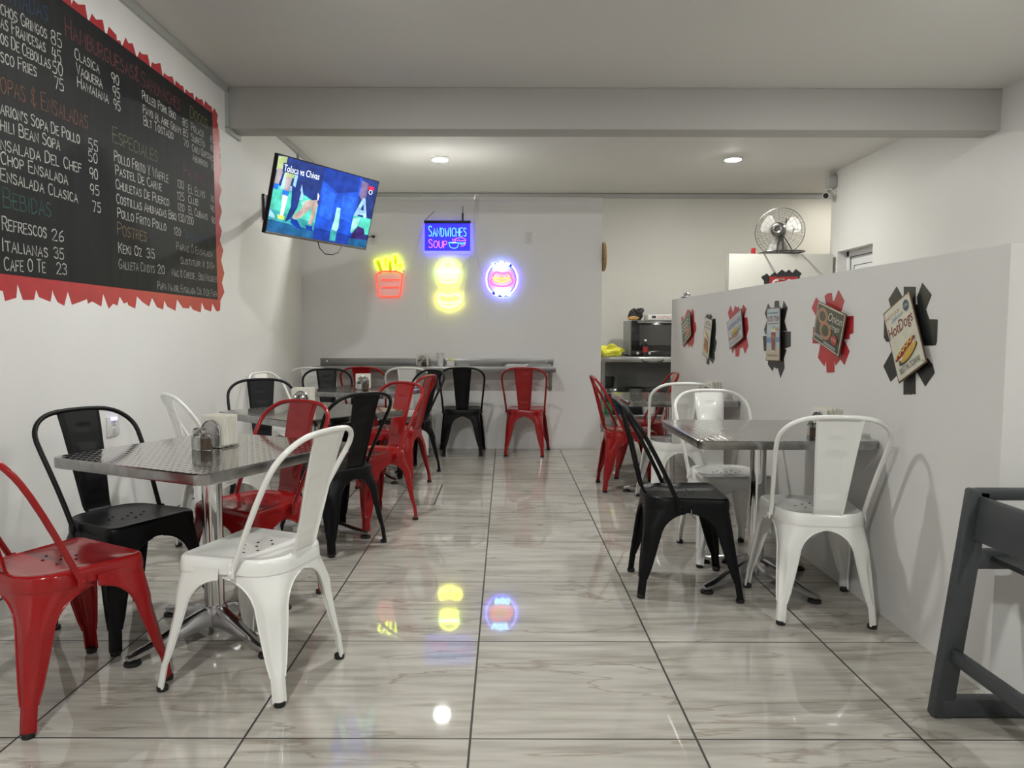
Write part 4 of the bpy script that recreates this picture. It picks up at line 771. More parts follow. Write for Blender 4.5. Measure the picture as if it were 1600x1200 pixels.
sp_('sock', [(.615, .50), (.655, .50), (.67, .78), (.655, .84), (.60, .82), (.61, .70)]); sp_('teal2', [(.595, .83), (.66, .84), (.66, .98), (.60, .98)])
sp_('navy', [(.82, 0), (1, 0), (1, .60), (.82, .56)]); sp_('hand', [(.82, .04), (.90, .06), (.90, .26), (.86, .32), (.82, .26)])
sp_('sky', [(.868, .28), (.895, .28), (.95, .58), (.915, .58), (.905, .53), (.855, .53), (.84, .56), (.80, .56)]); sp_('navy', [(.872, .40), (.885, .37), (.90, .46), (.865, .46)])
sp_('teal', [(.80, .56), (1, .56), (1, .80), (.80, .82)]); sp_('sock', [(.80, .60), (.88, .58), (.86, .72), (.80, .80)]); sp_('ball', [(.82, .82), (.87, .70), (.94, .72), (.97, .84), (.93, .94), (.82, .90)])
sp_('deep', [(.80, .90), (1, .88), (1, 1), (.80, 1)])
sp_('red', [(.905, .09), (.965, .09), (.965, .145), (.905, .145)]); lay_n[0] += 1
for pa in (arc(.935, .175, .018, .03, 0, 360, 14),): mb.ribbon(pa, 0.008, lambda u, v: scr(u, v, lay_n[0]), tvi['white'])
sp_('navy', [(.05, .085), (.40, .085), (.40, .20), (.05, .20)]); fv, ff = font_mesh('Toluca vs Chivas')
lay_n[0] += 1; mb.add([scr(.06+.33*a_, .19-.09*b_, lay_n[0]) for a_, b_ in fv], ff, tvi['white'])
mb.build('screen', tvm, tvr, 0)
inv = tvr.rotation_euler.to_matrix().inverted()
# bracket arm back to the left wall
tb = thing('television_bracket', 'black arm holding the television to the left wall', 'bracket')
MB().box((XL+0.012, 6.28, 2.27), (0.024, 0.10, 0.22), 0, 0.004).build('wall_plate', M['blackp'], tb)
mb = MB().bar((XL+0.03, 6.28, 2.25), (-1.75, 6.12, 2.22), 0.03, 0.05, 0, 0.004).bar((-1.75, 6.12, 2.22), (-1.46, 5.60, 2.15), 0.03, 0.05, 0, 0.004)
mb.build('arm', M['blackp'], tb)

# ---------------------------------------------------------------- chalk menu painted on the left wall
bd = thing('menu_board', 'large black chalkboard menu with ragged red painted edge on left wall', 'menu board', (XL, 3.0, 1.4))
ld = lambda y, z, l=0.0: (l, y-3.0, z-1.4)
B = D['board']; zb, zt = 1.428, 2.742
yl, yr = 0.9, B['tr'][0]*0.5 + B['br'][0]*0.5
MB().prism([ld(yl, zb), ld(yr+.01, zb), ld(yr-.01, zt), ld(yl, zt)], (0.003, 0, 0)).build('black_panel', M['board'], bd, 0)
# ragged painted edge continued to the left beyond the frame
rg = random.Random(3)
top = [p for p in D['b_top']]; bot = [p for p in D['b_bot']]
ext_t = []; y = top[0][0]-0.05
while y > yl-0.05:
    ext_t += [(y, zt+0.03), (y-.01, zt+rg.uniform(.10, .13)), (y-rg.uniform(.05, .09), zt+rg.uniform(.08, .12))]; y -= 0.12
ext_b = []; y = bot[-1][0]-0.03
while y > yl-0.05:
    ext_b += [(y, zb-0.03), (y-.02, zb-rg.uniform(.09, .13)), (y-rg.uniform(.06, .1), zb-rg.uniform(.08, .12))]; y -= 0.13
outer = [(yl-.05, zt)] + list(reversed(ext_t)) + top + D['b_right'] + bot + ext_b + [(yl-.05, zb)]
MB().prism([ld(a_, b_) for a_, b_ in outer], (0.0012, 0, 0)).build('red_painted_edge', M['paint_red'], bd, 0)
CC = {'w': (.46, .46, .43), 'w2': (.30, .30, .28), 'r': (.19, .06, .06), 'o': (.18, .085, .055), 'o2': (.22, .16, .10), 'b': (.035, .075, .15), 'g': (.045, .11, .09), 'y': (.27, .27, .12), 'k': (.15, .17, .10), 'p': (.20, .08, .16), 'n': (.05, .07, .12)}
cmats = {k: mat('chalk_' + k, v, 0.95, noise=0.35, nscale=70) for k, v in CC.items()}
order = list(CC); random.seed(11)
mb = MB()
for txt, A_, B_, cap, col, i0 in D['chalk']:
    st, starts, tot = lay(txt)
    x0 = starts[i0]; dy, dz = B_[0]-A_[0], B_[1]-A_[1]; ln = math.hypot(dy, dz)
    k = ln/(tot-x0); ey, ez = dy/ln, dz/ln
    big = cap > .078
    for s_ in st:
        pts = []
        for px_, py_ in s_:
            d = (px_-x0)*k; pts.append((A_[0]+ey*d - ez*py_*cap*0, A_[1]+ez*d+py_*cap*0.84))
        mb.ribbon(pts, 0.0052 if big else 0.0056, lambda a_, b_: ld(a_, b_, 0.0038), order.index(col))
mb.build('chalk_writing', [cmats[k] for k in order], bd, 0)

# ---------------------------------------------------------------- posters on the partition
def pmat(n, c, r=0.35): 
    return mat('print_'+n, c, r, noise=0.06, nscale=25)
PC = {'cream': (.62, .60, .50), 'rust': (.13, .07, .035), 'red': (.36, .035, .03), 'dred': (.22, .02, .03), 'black': (.025, .028, .03), 'olive': (.055, .062, .045), 'tan': (.38, .19, .10), 'brown': (.24, .10, .05), 'gold': (.58, .36, .06), 'ltblue': (.42, .50, .54), 'blue': (.06, .12, .28), 'grey': (.46, .48, .50), 'navy': (.04, .07, .12), 'sand': (.50, .46, .34), 'tea': (.22, .045, .03), 'white': (.68, .67, .62), 'green': (.10, .22, .07), 'dgreen': (.05, .09, .07), 'orange': (.45, .15, .05), 'cheese': (.65, .45, .06), 'skyb': (.14, .28, .45)}
pmats = {k: pmat(k, v) for k, v in PC.items()}; pidx = {k: i for i, k in enumerate(PC)}; plist = [pmats[k] for k in PC]
def poster(key, name, label, bg, draw, paint, plabel, edge='rust'):
    q = D['posters'][key]; TL, TR, BR, BL = q['q']
    cy_, cz_ = sum(p[0] for p in q['q'])/4, sum(p[1] for p in q['q'])/4
    sp = MB(); zo = 0
    for s_ in q['strokes']:
        sp.prism([(-0.0008-0.0002*zo, a_-cy_, b_-cz_) for a_, b_ in s_], (0.0008+0.0002*zo, 0, 0)); zo += 1
    so = sp.build('painted_splash', paint, None, 0); so.location = (XP-0.0005, cy_, cz_)
    tag(so, plabel, 'wall paint', 'painted splashes behind the posters')
    off = -0.022
    def P(u, v, l=0):
        y = (TL[0]*(1-u)+TR[0]*u)*(1-v) + (BL[0]*(1-u)+BR[0]*u)*v; z = (TL[1]*(1-u)+TR[1]*u)*(1-v) + (BL[1]*(1-u)+BR[1]*u)*v
        return (off-0.0003*l, y-cy_, z-cz_)
    mb = MB()
    mb.prism([P(0, 0), P(1, 0), P(1, 1), P(0, 1)], (0.003, 0, 0), pidx[edge])
    cnt = [1]
    def poly(c, pts): cnt[0] += 1; mb.add([P(u, v, cnt[0]) for u, v in pts], [tuple(range(len(pts)))], pidx[c])
    W = math.hypot(TR[0]-TL[0], TR[1]-TL[1]); H = math.hypot(BL[0]-TL[0], BL[1]-TL[1])
    def ell(c, u, v, ru, rv, a0=0, a1=360, rot=0, n=22):
        ca, sa = math.cos(math.radians(rot)), math.sin(math.radians(rot)); pts = []
        for x, y in arc(0, 0, ru, rv, a0, a1, n)[:(-1 if a1-a0 == 360 else None)]:
            x_, y_ = x*W, y*H; pts.append((u+(x_*ca-y_*sa)/W, v+(x_*sa+y_*ca)/H))
        poly(c, pts)
    def text(c, s_, u, v, w_, h_, slant=0.0, shear=0.0, caps=False):
        cnt[0] += 1; fv, ff = font_mesh(s_, shear)
        mb.add([P(u+w_*a_, v-h_*b_+slant*a_, cnt[0]) for a_, b_ in fv], ff, pidx[c])
    def line(c, pts, wd):
        cnt[0] += 1; l = cnt[0]
        mb.ribbon([(u*W, v*H) for u, v in pts], wd, lambda a_, b_: P(a_/W, b_/H, l), pidx[c])
    poly(bg, [(.025, .02), (.975, .02), (.975, .98), (.025, .98)])
    draw(poly, ell, text, line)
    for u, v in ((.05, .035), (.95, .035), (.05, .965), (.95, .965)): ell('rust', u, v, .018*1.0, .018*W/H)
    o = mb.build(name, plist, None, 0); o.location = (XP, cy_, cz_)
    tag(o, label, 'poster', 'tin posters on the partition')
def d_hotdog(poly, ell, text, line):
    text('red', 'ENJOY OUR', .06, .155, .50, .055, .0); text('skyb', 'Delicious', .24, .225, .42, .06, -.01, .3)
    ell('navy', .80, .145, .10, .075); text('white', '15¢', .735, .165, .13, .045)
    text('dred', 'HotDogs', .045, .46, .88, .20, -.02, .12)
    ell('olive', .52, .735, .36, .075, rot=-14)
    ell('cream', .48, .64, .35, .075, rot=-14); ell('gold', .55, .715, .32, .075, 0, 360, -14); ell('white', .50, .675, .33, .06, 0, 360, -14)
    ell('dred', .47, .655, .40, .048, rot=-14)
    line('cheese', [(.13, .70), (.20, .655), (.27, .685), (.34, .635), (.41, .665), (.48, .615), (.55, .645), (.62, .595), (.69, .625), (.78, .575)], .008)
    ell('gold', .58, .725, .29, .05, rot=-14)
    text('black', 'BEST IN TOWN!', .16, .925, .70, .075)
def d_onion(poly, ell, text, line):
    poly('cream', [(.03, .03), (.97, .03), (.97, .97), (.03, .97)]); poly('olive', [(.045, .045), (.955, .045), (.955, .955), (.045, .955)])
    for u, v, r in ((.25, .30, .20), (.42, .60, .22)):
        ell('brown', u+.01, v+.01, r*.95, r*1.02); ell('tan', u, v, r*.93, r); ell('brown', u, v, r*.60, r*.64); ell('olive', u+.005, v+.005, r*.55, r*.60)
    text('cream', 'Onion', .47, .33, .47, .20, -.02, .15); text('cream', 'rings', .56, .52, .34, .15, -.02, .15)
    ell('red', .77, .70, .11, .11); text('cream', '15¢', .70, .735, .14, .075)
    for v in (.80, .84): line('grey', [(.08, v), (.40, v)], .004)
    for v in (.86, .90): line('grey', [(.45, v), (.88, v)], .004)
def d_tea(poly, ell, text, line):
    poly('sand', [(.025, .78), (.975, .76), (.975, .98), (.025, .98)]); poly('skyb', [(.025, .50), (.975, .46), (.975, .64), (.025, .66)]); poly('ltblue', [(.025, .40), (.975, .40), (.975, .55), (.025, .56)])
    text('navy', 'Fresh Brewed', .12, .115, .74, .035, 0, .2); text('dred', 'ICED TEA', .08, .255, .84, .095)
    line('red', [(.1, .30), (.9, .30)], .003)
    poly('white', [(.36, .40), (.74, .40), (.68, .82), (.42, .82)]); poly('tea', [(.38, .46), (.72, .46), (.665, .80), (.435, .80)])
    poly('orange', [(.44, .50), (.54, .48), (.56, .56), (.46, .58)]); poly('orange', [(.56, .54), (.64, .53), (.64, .60), (.56, .61)])
    ell('cheese', .76, .40, .10, .03); ell('white', .55, .42, .16, .03); line('red', [(.50, .44), (.62, .345)], .004)
    text('brown', 'Sweet & Cool', .14, .91, .72, .05, 0, .25)
def d_burger(poly, ell, text, line):
    text('red', 'Delicious', .28, .15, .44, .05, 0, .3); text('blue', 'HAMBURGERS', .06, .37, .88, .17)
    ell('bun', .5, .5, .01, .01) if False else None
    ell('gold', .50, .58, .24, .15, 180, 360); ell('green', .50, .59, .26, .035); ell('brown', .50, .635, .25, .04); poly('cheese', [(.27, .60), (.73, .60), (.60, .67), (.50, .62), (.40, .68)])
    ell('tan', .50, .70, .24, .075, 0, 180); ell('black', .50, .645, .25, .012)
    ell('skyb', .82, .56, .085, .075); text('white', '10¢', .765, .58, .11, .04)
    for v in (.64, .67, .70): line('red', [(.07, v), (.20, v)], .004)
    line('red', [(.14, .86), (.86, .86)], .004); line('grey', [(.2, .91), (.8, .91)], .003)
def d_sandwich(poly, ell, text, line):
    line('black', [(.22, .13), (.5, .09), (.78, .13)], .006); text('black', 'Fresh Made', .18, .19, .62, .05, 0, .2); text('dred', 'SANDWICHES', .10, .28, .80, .05)
    ell('gold', .55, .44, .30, .045, rot=22); ell('brown', .56, .465, .29, .012, rot=22)
    for v, c_ in ((.56, 'red'), (.60, 'orange'), (.64, 'green'), (.68, 'orange'), (.72, 'red'), (.76, 'tan'), (.80, 'orange')): ell(c_, .48, v, .32, .026, rot=8)
    ell('gold', .48, .84, .32, .028, rot=4); text('black', 'BEST IN TOWN', .14, .94, .74, .035)
def d_wings(poly, ell, text, line):
    poly('cream', [(.04, .03), (.96, .03), (.96, .97), (.04, .97)]); poly('dgreen', [(.06, .05), (.94, .05), (.94, .95), (.06, .95)])
    for k in range(3):
        v = .22+.15*k; line('cream', [(.12+.1*j, v+(.035 if j % 2 else -.035)-.0*k) for j in range(8)], .010)
    ell('orange', .68, .66, .20, .24, rot=12); ell('tan', .60, .58, .08, .10); poly('cream', [(.36, .84), (.50, .74), (.53, .79), (.39, .90)])
poster('hotdog', 'tin_poster', 'cream tin poster reading HotDogs best in town, tilted on black paint, nearest to viewer', 'cream', d_hotdog, M['paint_blk'], 'black paint splash on the partition behind the hot dog poster')
poster('onion', 'tin_poster', 'dark tin poster of onion rings tilted on a red paint splash', 'cream', d_onion, M['paint_red'], 'red paint splash on the partition behind the onion rings poster')
poster('tea', 'tin_poster', 'narrow upright tin poster of iced tea on black paint', 'ltblue', d_tea, M['paint_blk'], 'black paint splash on the partition behind the iced tea poster')
poster('hamburger', 'tin_poster', 'pale tin poster with blue hamburgers lettering tilted on red paint', 'grey', d_burger, M['paint_red'], 'red paint splash on the partition behind the hamburgers poster')
poster('sandwich', 'tin_poster', 'narrow cream tin poster of a stacked sandwich on black paint', 'cream', d_sandwich, M['paint_blk'], 'black paint splash on the partition behind the stacked sandwich poster', 'black')
poster('wings', 'tin_poster', 'dark green tin poster on red paint, farthest poster along the partition', 'cream', d_wings, M['paint_red'], 'red paint splash on the partition behind the farthest green poster')

# soda sign on the low kitchen wall
mb = MB().prism([(a_, 0, b_) for a_, b_ in D['coke_splash']], (0, 0.001, 0)); o = mb.build('painted_splash', M['paint_blk'], None, 0); o.location = (0, 8.0985, 0)
tag(o, 'black paint splash on the low white wall around the red soda sign', 'wall paint', 'painted splashes behind the posters')
TL, TR, BR, BL = D['coke_sign']; sgn = MB()
def Pk(u, v, l=0): return (TL[0]+(TR[0]-TL[0])*u, -0.0004*l, TL[1]+(BL[1]-TL[1])*v)
sgn.prism([Pk(0, 0), Pk(1, 0), Pk(1, 1), Pk(0, 1)], (0, 0.004, 0), 1)
sgn.add([Pk(u, v, 1) for u, v in ((.02, .03), (.98, .03), (.98, .97), (.02, .97))], [(0, 1, 2, 3)], 0)
SWd, SHt = TR[0]-TL[0], TL[1]-BL[1]
def rb(pts, wd): sgn.ribbon([(u*SWd, v*SHt) for u, v in pts], wd, lambda a_, b_: Pk(a_/SWd, b_/SHt, 2), 2)
rb([(.30, .22), (.24, .20), (.16, .28), (.11, .44), (.11, .58), (.17, .66), (.26, .66), (.36, .62), (.48, .60)], .022)        # first big C with its tail
for u in (.24, .32, .40): rb(arc(u, .48, .030, .07, 30, 390, 10), .012)
rb([(.36, .42), (.29, .45)], .01); rb([(.43, .40), (.44, .55), (.48, .55)], .012)
rb([(.50, .47), (.53, .47)], .012)
rb([(.80, .33), (.76, .24), (.68, .20), (.60, .28), (.54, .44), (.53, .58), (.58, .66)], .022)                              # second big C
for u in (.64, .80): rb(arc(u, .48, .030, .07, 30, 390, 10), .012)
rb([(.70, .55), (.74, .30), (.78, .24), (.76, .40), (.72, .55)], .010); rb([(.835, .40), (.845, .55), (.88, .54)], .012); rb([(.80, .24), (.88, .28), (.93, .22)], .014)
fv, ff = font_mesh('DRINK'); sgn.add([Pk(.28+.26*a_, .20-.08*b_, 2) for a_, b_ in fv], ff, 2)
o = sgn.build('tin_sign', [mat('sign_red', (.36, .02, .022), .35, noise=.05), M['gap'], pmats['white']], None, 0); o.location = (0, 8.088, 0)
tag(o, 'red tin soda sign with white script on the low white wall', 'sign')

# ---------------------------------------------------------------- neon signs on the back wall
NE = D['neon']; YN = 7.345
def nm(n, c, s_): return emat('neon_'+n, c, s_)
NM = {'yellow': nm('yellow', (0.78, 0.92, 0.04), 2.25), 'red': nm('red', (1.0, 0.08, 0.05), 0.71), 'warm': nm('warm', (0.82, 0.88, 0.09), 3.6), 'lettuce': nm('green', (0.15, 1.0, 0.45), 5.25), 'cyanw': nm('ice', (0.35, 0.75, 1.0), 2.4), 'orange': nm('orange', (1.0, 0.28, 0.02), 6.00),
      'blue': nm('blue', (0.07, 0.06, 1.0), 6.75), 'ring': nm('ring', (0.40, 0.42, 1.0), 1.65), 'pink': nm('pink', (1.0, 0.07, 0.20), 1.4), 'amber': nm('amber', (1.0, 0.48, 0.08), 0.95), 'sblue': nm('panel_blue', (0.022, 0.016, 0.62), 0.60), 'cyan': nm('cyan', (0.13, 0.65, 1.0), 0.90), 'magenta': nm('magenta', (1.0, 0.16, 0.62), 0.83), 'bar': nm('bar', (0.24, 0.24, 0.9), 0.60), 'glow': nm('edge_blue', (0.03, 0.02, 1.0), 3.00)}
M['acryl'] = mat('clear_acrylic_panel', (0.9, 0.92, 0.92), 0.08, trans=1.0)
M['acryl'].node_tree.nodes['Principled BSDF'].inputs['IOR'].default_value = 1.1
def smooth(pts, k=2, closed=False):
    for _ in range(k):
        q = []; n = len(pts)
        for i in range(n if closed else n-1):
            a, b = pts[i], pts[(i+1) % n]; q += [tuple(a[j]*.75+b[j]*.25 for j in (0, 1)), tuple(a[j]*.25+b[j]*.75 for j in (0, 1))]
        pts = q if closed else [pts[0]] + q + [pts[-1]]
    return pts
def neon(parent, name, polys, m, r=0.008, y=YN, closed=False, sm=1, o=(0, 0)):
    mb = MB()
    for p in polys:
        cl = closed and len(p) > 3
        if cl and p[0] == p[-1]: p = p[:-1]
        q = smooth([tuple(a) for a in p], sm, cl) if len(p) > 2 else p
        mb.tube([(a-o[0], 0, b-o[1]) for a, b in q], r, 8, cl)
    ob = mb.build(name, m, parent, 60); return ob
def bbox(*ps):
    xs = [a for p in ps for a, b in p]; zs = [b for p in ps for a, b in p]; return min(xs), max(xs), min(zs), max(zs)
def backing(parent, x0, x1, z0, z1, o, y=0.016):
    pass
def standoffs(parent, pts, o):
    mb = MB()
    for a, b in pts: mb.lathe([(0.006, 0), (0.006, YB-YN-0.002)], 8, (a-o[0], 0, b-o[1]), 0, axis=(0, 1, 0))
    mb.build('standoff', M['cable_w'], parent)
o_ = (NE['fries_box'][0][0], NE['fries_box'][4][1])
t = thing('neon_sign', 'neon sign of yellow fries in a red box', 'neon sign', (o_[0], YN, o_[1]), 0, 'neon signs')
neon(t, 'red_box_tube', [NE['fries_box']], NM['red'], 0.0085, closed=True, o=o_); neon(t, 'stripe_tube', NE['fries_lines'], NM['red'], 0.0085, o=o_)
neon(t, 'fries_tube', NE['fries'], NM['yellow'], 0.009, sm=1, o=o_); standoffs(t, [NE['fries_box'][1], NE['fries_box'][4], NE['fries'][3][2]], o_)
fr = MB()
for p in NE['fries']: fr.prism([(a-o_[0], 0.006, b-o_[1]) for a, b in p], (0, 0.003, 0))
fr.build('fries_glow_fill', mat('fries_glow_yellow', (0.55, 0.62, 0.03), 0.4, noise=.03), t, 0)  # opaque yellow-green fill, paints the tubes' glow inside the fries outlines
o_ = tuple(NE['burger_bot'][0])
t = thing('neon_sign', 'glowing yellow neon hamburger under the sandwiches sign', 'neon sign', (o_[0], YN, o_[1]), 0, 'neon signs')
neon(t, 'bun_tube', [NE['burger_top'], NE['burger_bot']], NM['warm'], 0.011, closed=True, o=o_); neon(t, 'lettuce_tube', [NE['burger_lettuce']], NM['lettuce'], 0.010, o=o_)
neon(t, 'patty_tube', [NE['burger_patty']], NM['warm'], 0.010, closed=True, o=o_); standoffs(t, [NE['burger_top'][4], NE['burger_bot'][4]], o_)
o_ = tuple(NE['dog_bun'][0])
t = thing('neon_sign', 'glowing yellow neon hot dog below the neon hamburger', 'neon sign', (o_[0], YN, o_[1]), 0, 'neon signs')
neon(t, 'bun_tube', [NE['dog_bun']], NM['warm'], 0.011, o=o_); neon(t, 'top_bun_tube', [NE['dog_top'], NE['dog_low']], NM['warm'], 0.010, o=o_); neon(t, 'sausage_tube', [NE['dog_sausage']], NM['orange'], 0.011, o=o_)
standoffs(t, [NE['dog_bun'][6], NE['dog_bun'][2], NE['dog_bun'][10]], o_)
o_ = tuple(NE['ring_c']); rs = NE['ring_s'][0]; rz_ = NE['ring_s'][1]
t = thing('neon_sign', 'round blue neon sign reading hot dog around a red frankfurter', 'neon sign', (o_[0], YN, o_[1]), 0, 'neon signs')
mb = MB(); n = 48
for r0, r1 in ((0.86, 1.0),):
    pts0 = [(rs*r0*math.cos(2*math.pi*i/n), 0.004, rz_*r0*math.sin(2*math.pi*i/n)) for i in range(n)]; pts1 = [(rs*r1*math.cos(2*math.pi*i/n), 0.004, rz_*r1*math.sin(2*math.pi*i/n)) for i in range(n)]
    mb.add(pts0+pts1+[(x, .010, z) for x, _, z in pts0]+[(x, .010, z) for x, _, z in pts1], [(i, (i+1) % n, n+(i+1) % n, n+i) for i in range(n)] + [(2*n+i, 2*n+(i+1) % n, 3*n+(i+1) % n, 3*n+i) for i in range(n)] + [(n+i, n+(i+1) % n, 3*n+(i+1) % n, 3*n+i) for i in range(n)])
mb.build('blue_rim', mat('deep_blue_acrylic', (0.02, 0.03, 0.35), 0.2, noise=.03), t)
MB().tube([(rs*.99*math.cos(2*math.pi*i/48), 0.014, rz_*.99*math.sin(2*math.pi*i/48)) for i in range(48)], 0.006, 6, True).build('blue_tube', NM['blue'], t)
neon(t, 'ring_tube', [NE['ring_l'], NE['ring_r']], NM['ring'], 0.008, o=o_)
neon(t, 'top_lettering', NE['hot'], NM['cyanw'], 0.012, o=o_, sm=0); neon(t, 'bottom_lettering', NE['dog'], NM['cyanw'], 0.012, o=o_, sm=0)
neon(t, 'bun_tube', [NE['rd_bun_top'], NE['rd_bun_low']], NM['pink'], 0.009, o=o_); neon(t, 'frankfurter_tube', [NE['rd_sausage']], NM['amber'], 0.008, o=o_); neon(t, 'mustard_tube', [NE['rd_mustard']], NM['amber'], 0.007, o=o_)
MB().lathe([(0.02, 0.018), (0.02, YB-YN-0.001)], 12, (0, 0, 0), 0, axis=(0, 1, 0)).build('standoff', M['cable_w'], t)
# hanging lit panel sign
s0, s1, s2, s3 = NE['sign']; zbar = NE['sign_bar_b'][1]; zlow = NE['sign_low_b'][1]
YS = 7.335
t = thing('lightbox_sign', 'blue lit sign reading Sandwiches Soup, hung on wires', 'sign', ((s0[0]+s1[0])/2, YS, s2[1]))
lx = lambda x: x-(s0[0]+s1[0])/2
lz = lambda z: z-s2[1]
ww = s1[0]-s0[0]
MB().box((0, 0.008, lz((s0[1]+zbar)/2)), (ww, 0.032, s0[1]-zbar), 0, 0.003).build('top_bar', M['blackp'], t)
MB().box((0, 0.010, lz((zbar+s2[1])/2)), (ww*.985, 0.006, zbar-s2[1])).build('lit_panel', NM['sblue'], t, 0)
MB().box((0, 0.008, lz((zlow+s2[1])/2)), (ww*.985, 0.016, s2[1]-zlow), 0, 0.003).build('bottom_bar', NM['bar'], t)
for sx in (-1, 1): MB().box((sx*ww*.495, 0.012, lz((zbar+s2[1])/2)), (0.008, 0.010, zbar-s2[1])).build('side_edge', NM['bar'], t, 0)
MB().tube([(-ww*.47, .025, lz(s0[1])-.02), (ww*.47, .025, lz(s0[1])-.02), (ww*.47, .025, lz(zlow)+.01), (-ww*.47, .025, lz(zlow)+.01)], 0.005, 6, True).build('edge_light', NM['glow'], t)
random.seed(5)
def word(name, txt, data, m, wd):
    A_, B_, C_ = data; st, starts, tot = lay(txt, 0.82); k = (B_[0]-A_[0])/tot; hh = C_[1]-A_[1]; mb = MB()
    for s_ in st: mb.ribbon([(A_[0]+x*k, A_[1]+y*hh) for x, y in s_], wd, lambda a_, b_: (lx(a_), 0.0055, lz(b_)))
    mb.build(name, m, t, 0)
word('blue_lettering', 'SANDWICHES', NE['sandwiches'], NM['cyan'], 0.0065); word('pink_lettering', 'SOUP', NE['soup'], NM['magenta'], 0.0065)
for nm_, key, m_ in (('soup_bowl_drawing', 'bowl', NM['cyan']), ('sandwich_drawing', 'steam', NM['magenta']), ('bread_drawing', 'sand2', NM['cyan'])):
    mb = MB()
    for p in NE[key]: mb.ribbon(smooth(p, 1), 0.0055, lambda a_, b_: (lx(a_), 0.0055, lz(b_)))
    mb.build(nm_, m_, t, 0)
cl = [('black wire running slantwise up from the lit sign to the ceiling trunking', M['cable_b'], .0025), ('thin white lead from the lit sign down to the neon fries', M['cable_w'], .003), ('black lead with inline switch above the lit sign', M['cable_b'], .003),
      ('short white lead between the lit sign and the neon hamburger', M['cable_w'], .0025), ('long white lead from the lit sign down to the neon hot dog', M['cable_w'], .003), ('white lead hanging straight down below the lit sign left corner', M['cable_w'], .0022), ('white lead from the trunking down to the round neon sign', M['cable_w'], .003)]
for p, (lab, m_, r) in zip(NE['cable'], cl):
    t = thing('sign_lead', lab, 'cable', (p[0][0], YB-0.008, p[0][1]), 0, 'sign leads')
    q = smooth([tuple(a) for a in p], 2) if len(p) > 2 else p
    MB().tube([(a-p[0][0], 0, b-p[0][1]) for a, b in q], r, 6).build('lead', m_, t)
    if 'switch' in lab: MB().lathe([(.003, -.12), (.008, -.10), (.009, -.02), (.003, 0)], 8, (0, -.004, -.06)).build('inline_switch', M['blackp'], t)
t = thing('adapter', 'small white power adapter hanging from the wall trunking above the signs', 'adapter', (NE['cable'][6][0][0], YB-0.03, NE['cable'][6][0][1]+.01))
MB().box((0, 0, 0), (.035, .03, .06), 0, .005).build('adapter_body', M['outlet'], t); MB().tube([(.01, 0, -.03), (.012, 0, -.12), (.008, 0.01, -.2), (.0, 0.015, -.24)], .003, 6).build('lead', M['cable_w'], t)

# ---------------------------------------------------------------- security camera
t = thing('security_camera', 'white bullet camera in the corner under the ceiling, right of the fan', 'camera', (XR, 8.18, 2.725))
MB().lathe([(.035, 0), (.035, .012), (.015, .02)], 16, (0, 0, .05), 0, axis=(-1, 0, 0)).build('mount', M['outlet'], t)
MB().tube([(-.02, 0, .05), (-.07, 0, .05), (-.09, -.03, .03)], .012, 10).build('arm', M['outlet'], t)
ax = Vector((-.55, -.75, -.36)).normalized(); c0 = Vector((-.09, -.0, .04))
MB().lathe([(.03, -.06), (.036, -.05), (.036, .08), (.030, .08)], 18, c0, 0, axis=ax).build('body', M['outlet'], t)
MB().lathe([(.030, .0), (.030, .006), (.012, .012)], 18, c0+ax*.077, 0, axis=ax).build('lens', M['oven_blk'], t)
t = thing('junction_box', 'grey square junction box directly above the security camera', 'box', (XR-.05, 8.18, 2.895))
MB().box((0, 0, 0), (.10, .10, .12), 0, .006).build('box_body', M['trim'], t); MB().box((0, 0, .075), (.06, .06, .05), 0, .004).build('collar', M['trim'], t)

# ---------------------------------------------------------------- fan on the low wall
fz = 2.09
fan = thing('floor_fan', 'round metal fan standing on top of the low white wall', 'fan', (3.085, 8.13, fz))
base = [(-.20, -.16, .015), (-.14, -.20, .015), (.14, -.20, .015), (.20, -.16, .015), (.21, .10, .015), (-.21, .10, .015)]
MB().tube([tuple(p) for p in base], .011, 8, True).build('base', M['fan_met'], fan)
mb = MB().tube([(-.045, .0, .02), (-.03, .0, .12), (-.012, .0, .17)], .012, 8).tube([(.03, .0, .02), (.022, .0, .12), (.012, .0, .17)], .012, 8).box((0, 0, .18), (.05, .05, .07), 0, .006).tube([(-.21, 0, .015), (.21, 0, .015)], .010, 8)
mb.tube([(.04, .02, .20), (.17, .06, .02)], .006, 6)
mb.build('stand', M['fan_met'], fan)
hd = Matrix.Rotation(math.radians(153), 3, 'Z'); ctr = Vector((0, .05, .258))
def fp(x, y, z): return hd @ Vector((x, y, z)) + ctr
R_ = .265
mb = MB()
for r, d in ((R_, -.02), (R_, .0), (.235, -.055), (.20, -.085), (.165, -.105), (.13, -.12), (.095, -.13), (.235, .045), (.20, .07), (.15, .09), (.10, .10)):
    mb.tube([fp(r*math.cos(2*math.pi*i/40), d, r*math.sin(2*math.pi*i/40)) for i in range(40)], .0035 if r == R_ else .0013, 6, True)
mb.build('guard_ring', M['fan_wire'], fan)
mb = MB()
for k in range(40):
    a = 2*math.pi*k/40; ca, sa = math.cos(a), math.sin(a); tw_ = .25
    pts = []
    for r, d in ((.05, -.135), (.095, -.13), (.165, -.105), (.235, -.055), (R_, -.02)):
        aa = a + tw_*(r/R_); pts.append(fp(r*math.cos(aa), d, r*math.sin(aa)))
    mb.tube(pts, .0011, 5)
    if k % 2 == 0: mb.tube([fp(r*ca, d, r*sa) for r, d in ((.06, .10), (.15, .09), (.235, .045), (R_, .0))], .0011, 5)
mb.build('guard_wire', M['fan_wire'], fan)
axf = hd @ Vector((0, -1, 0))
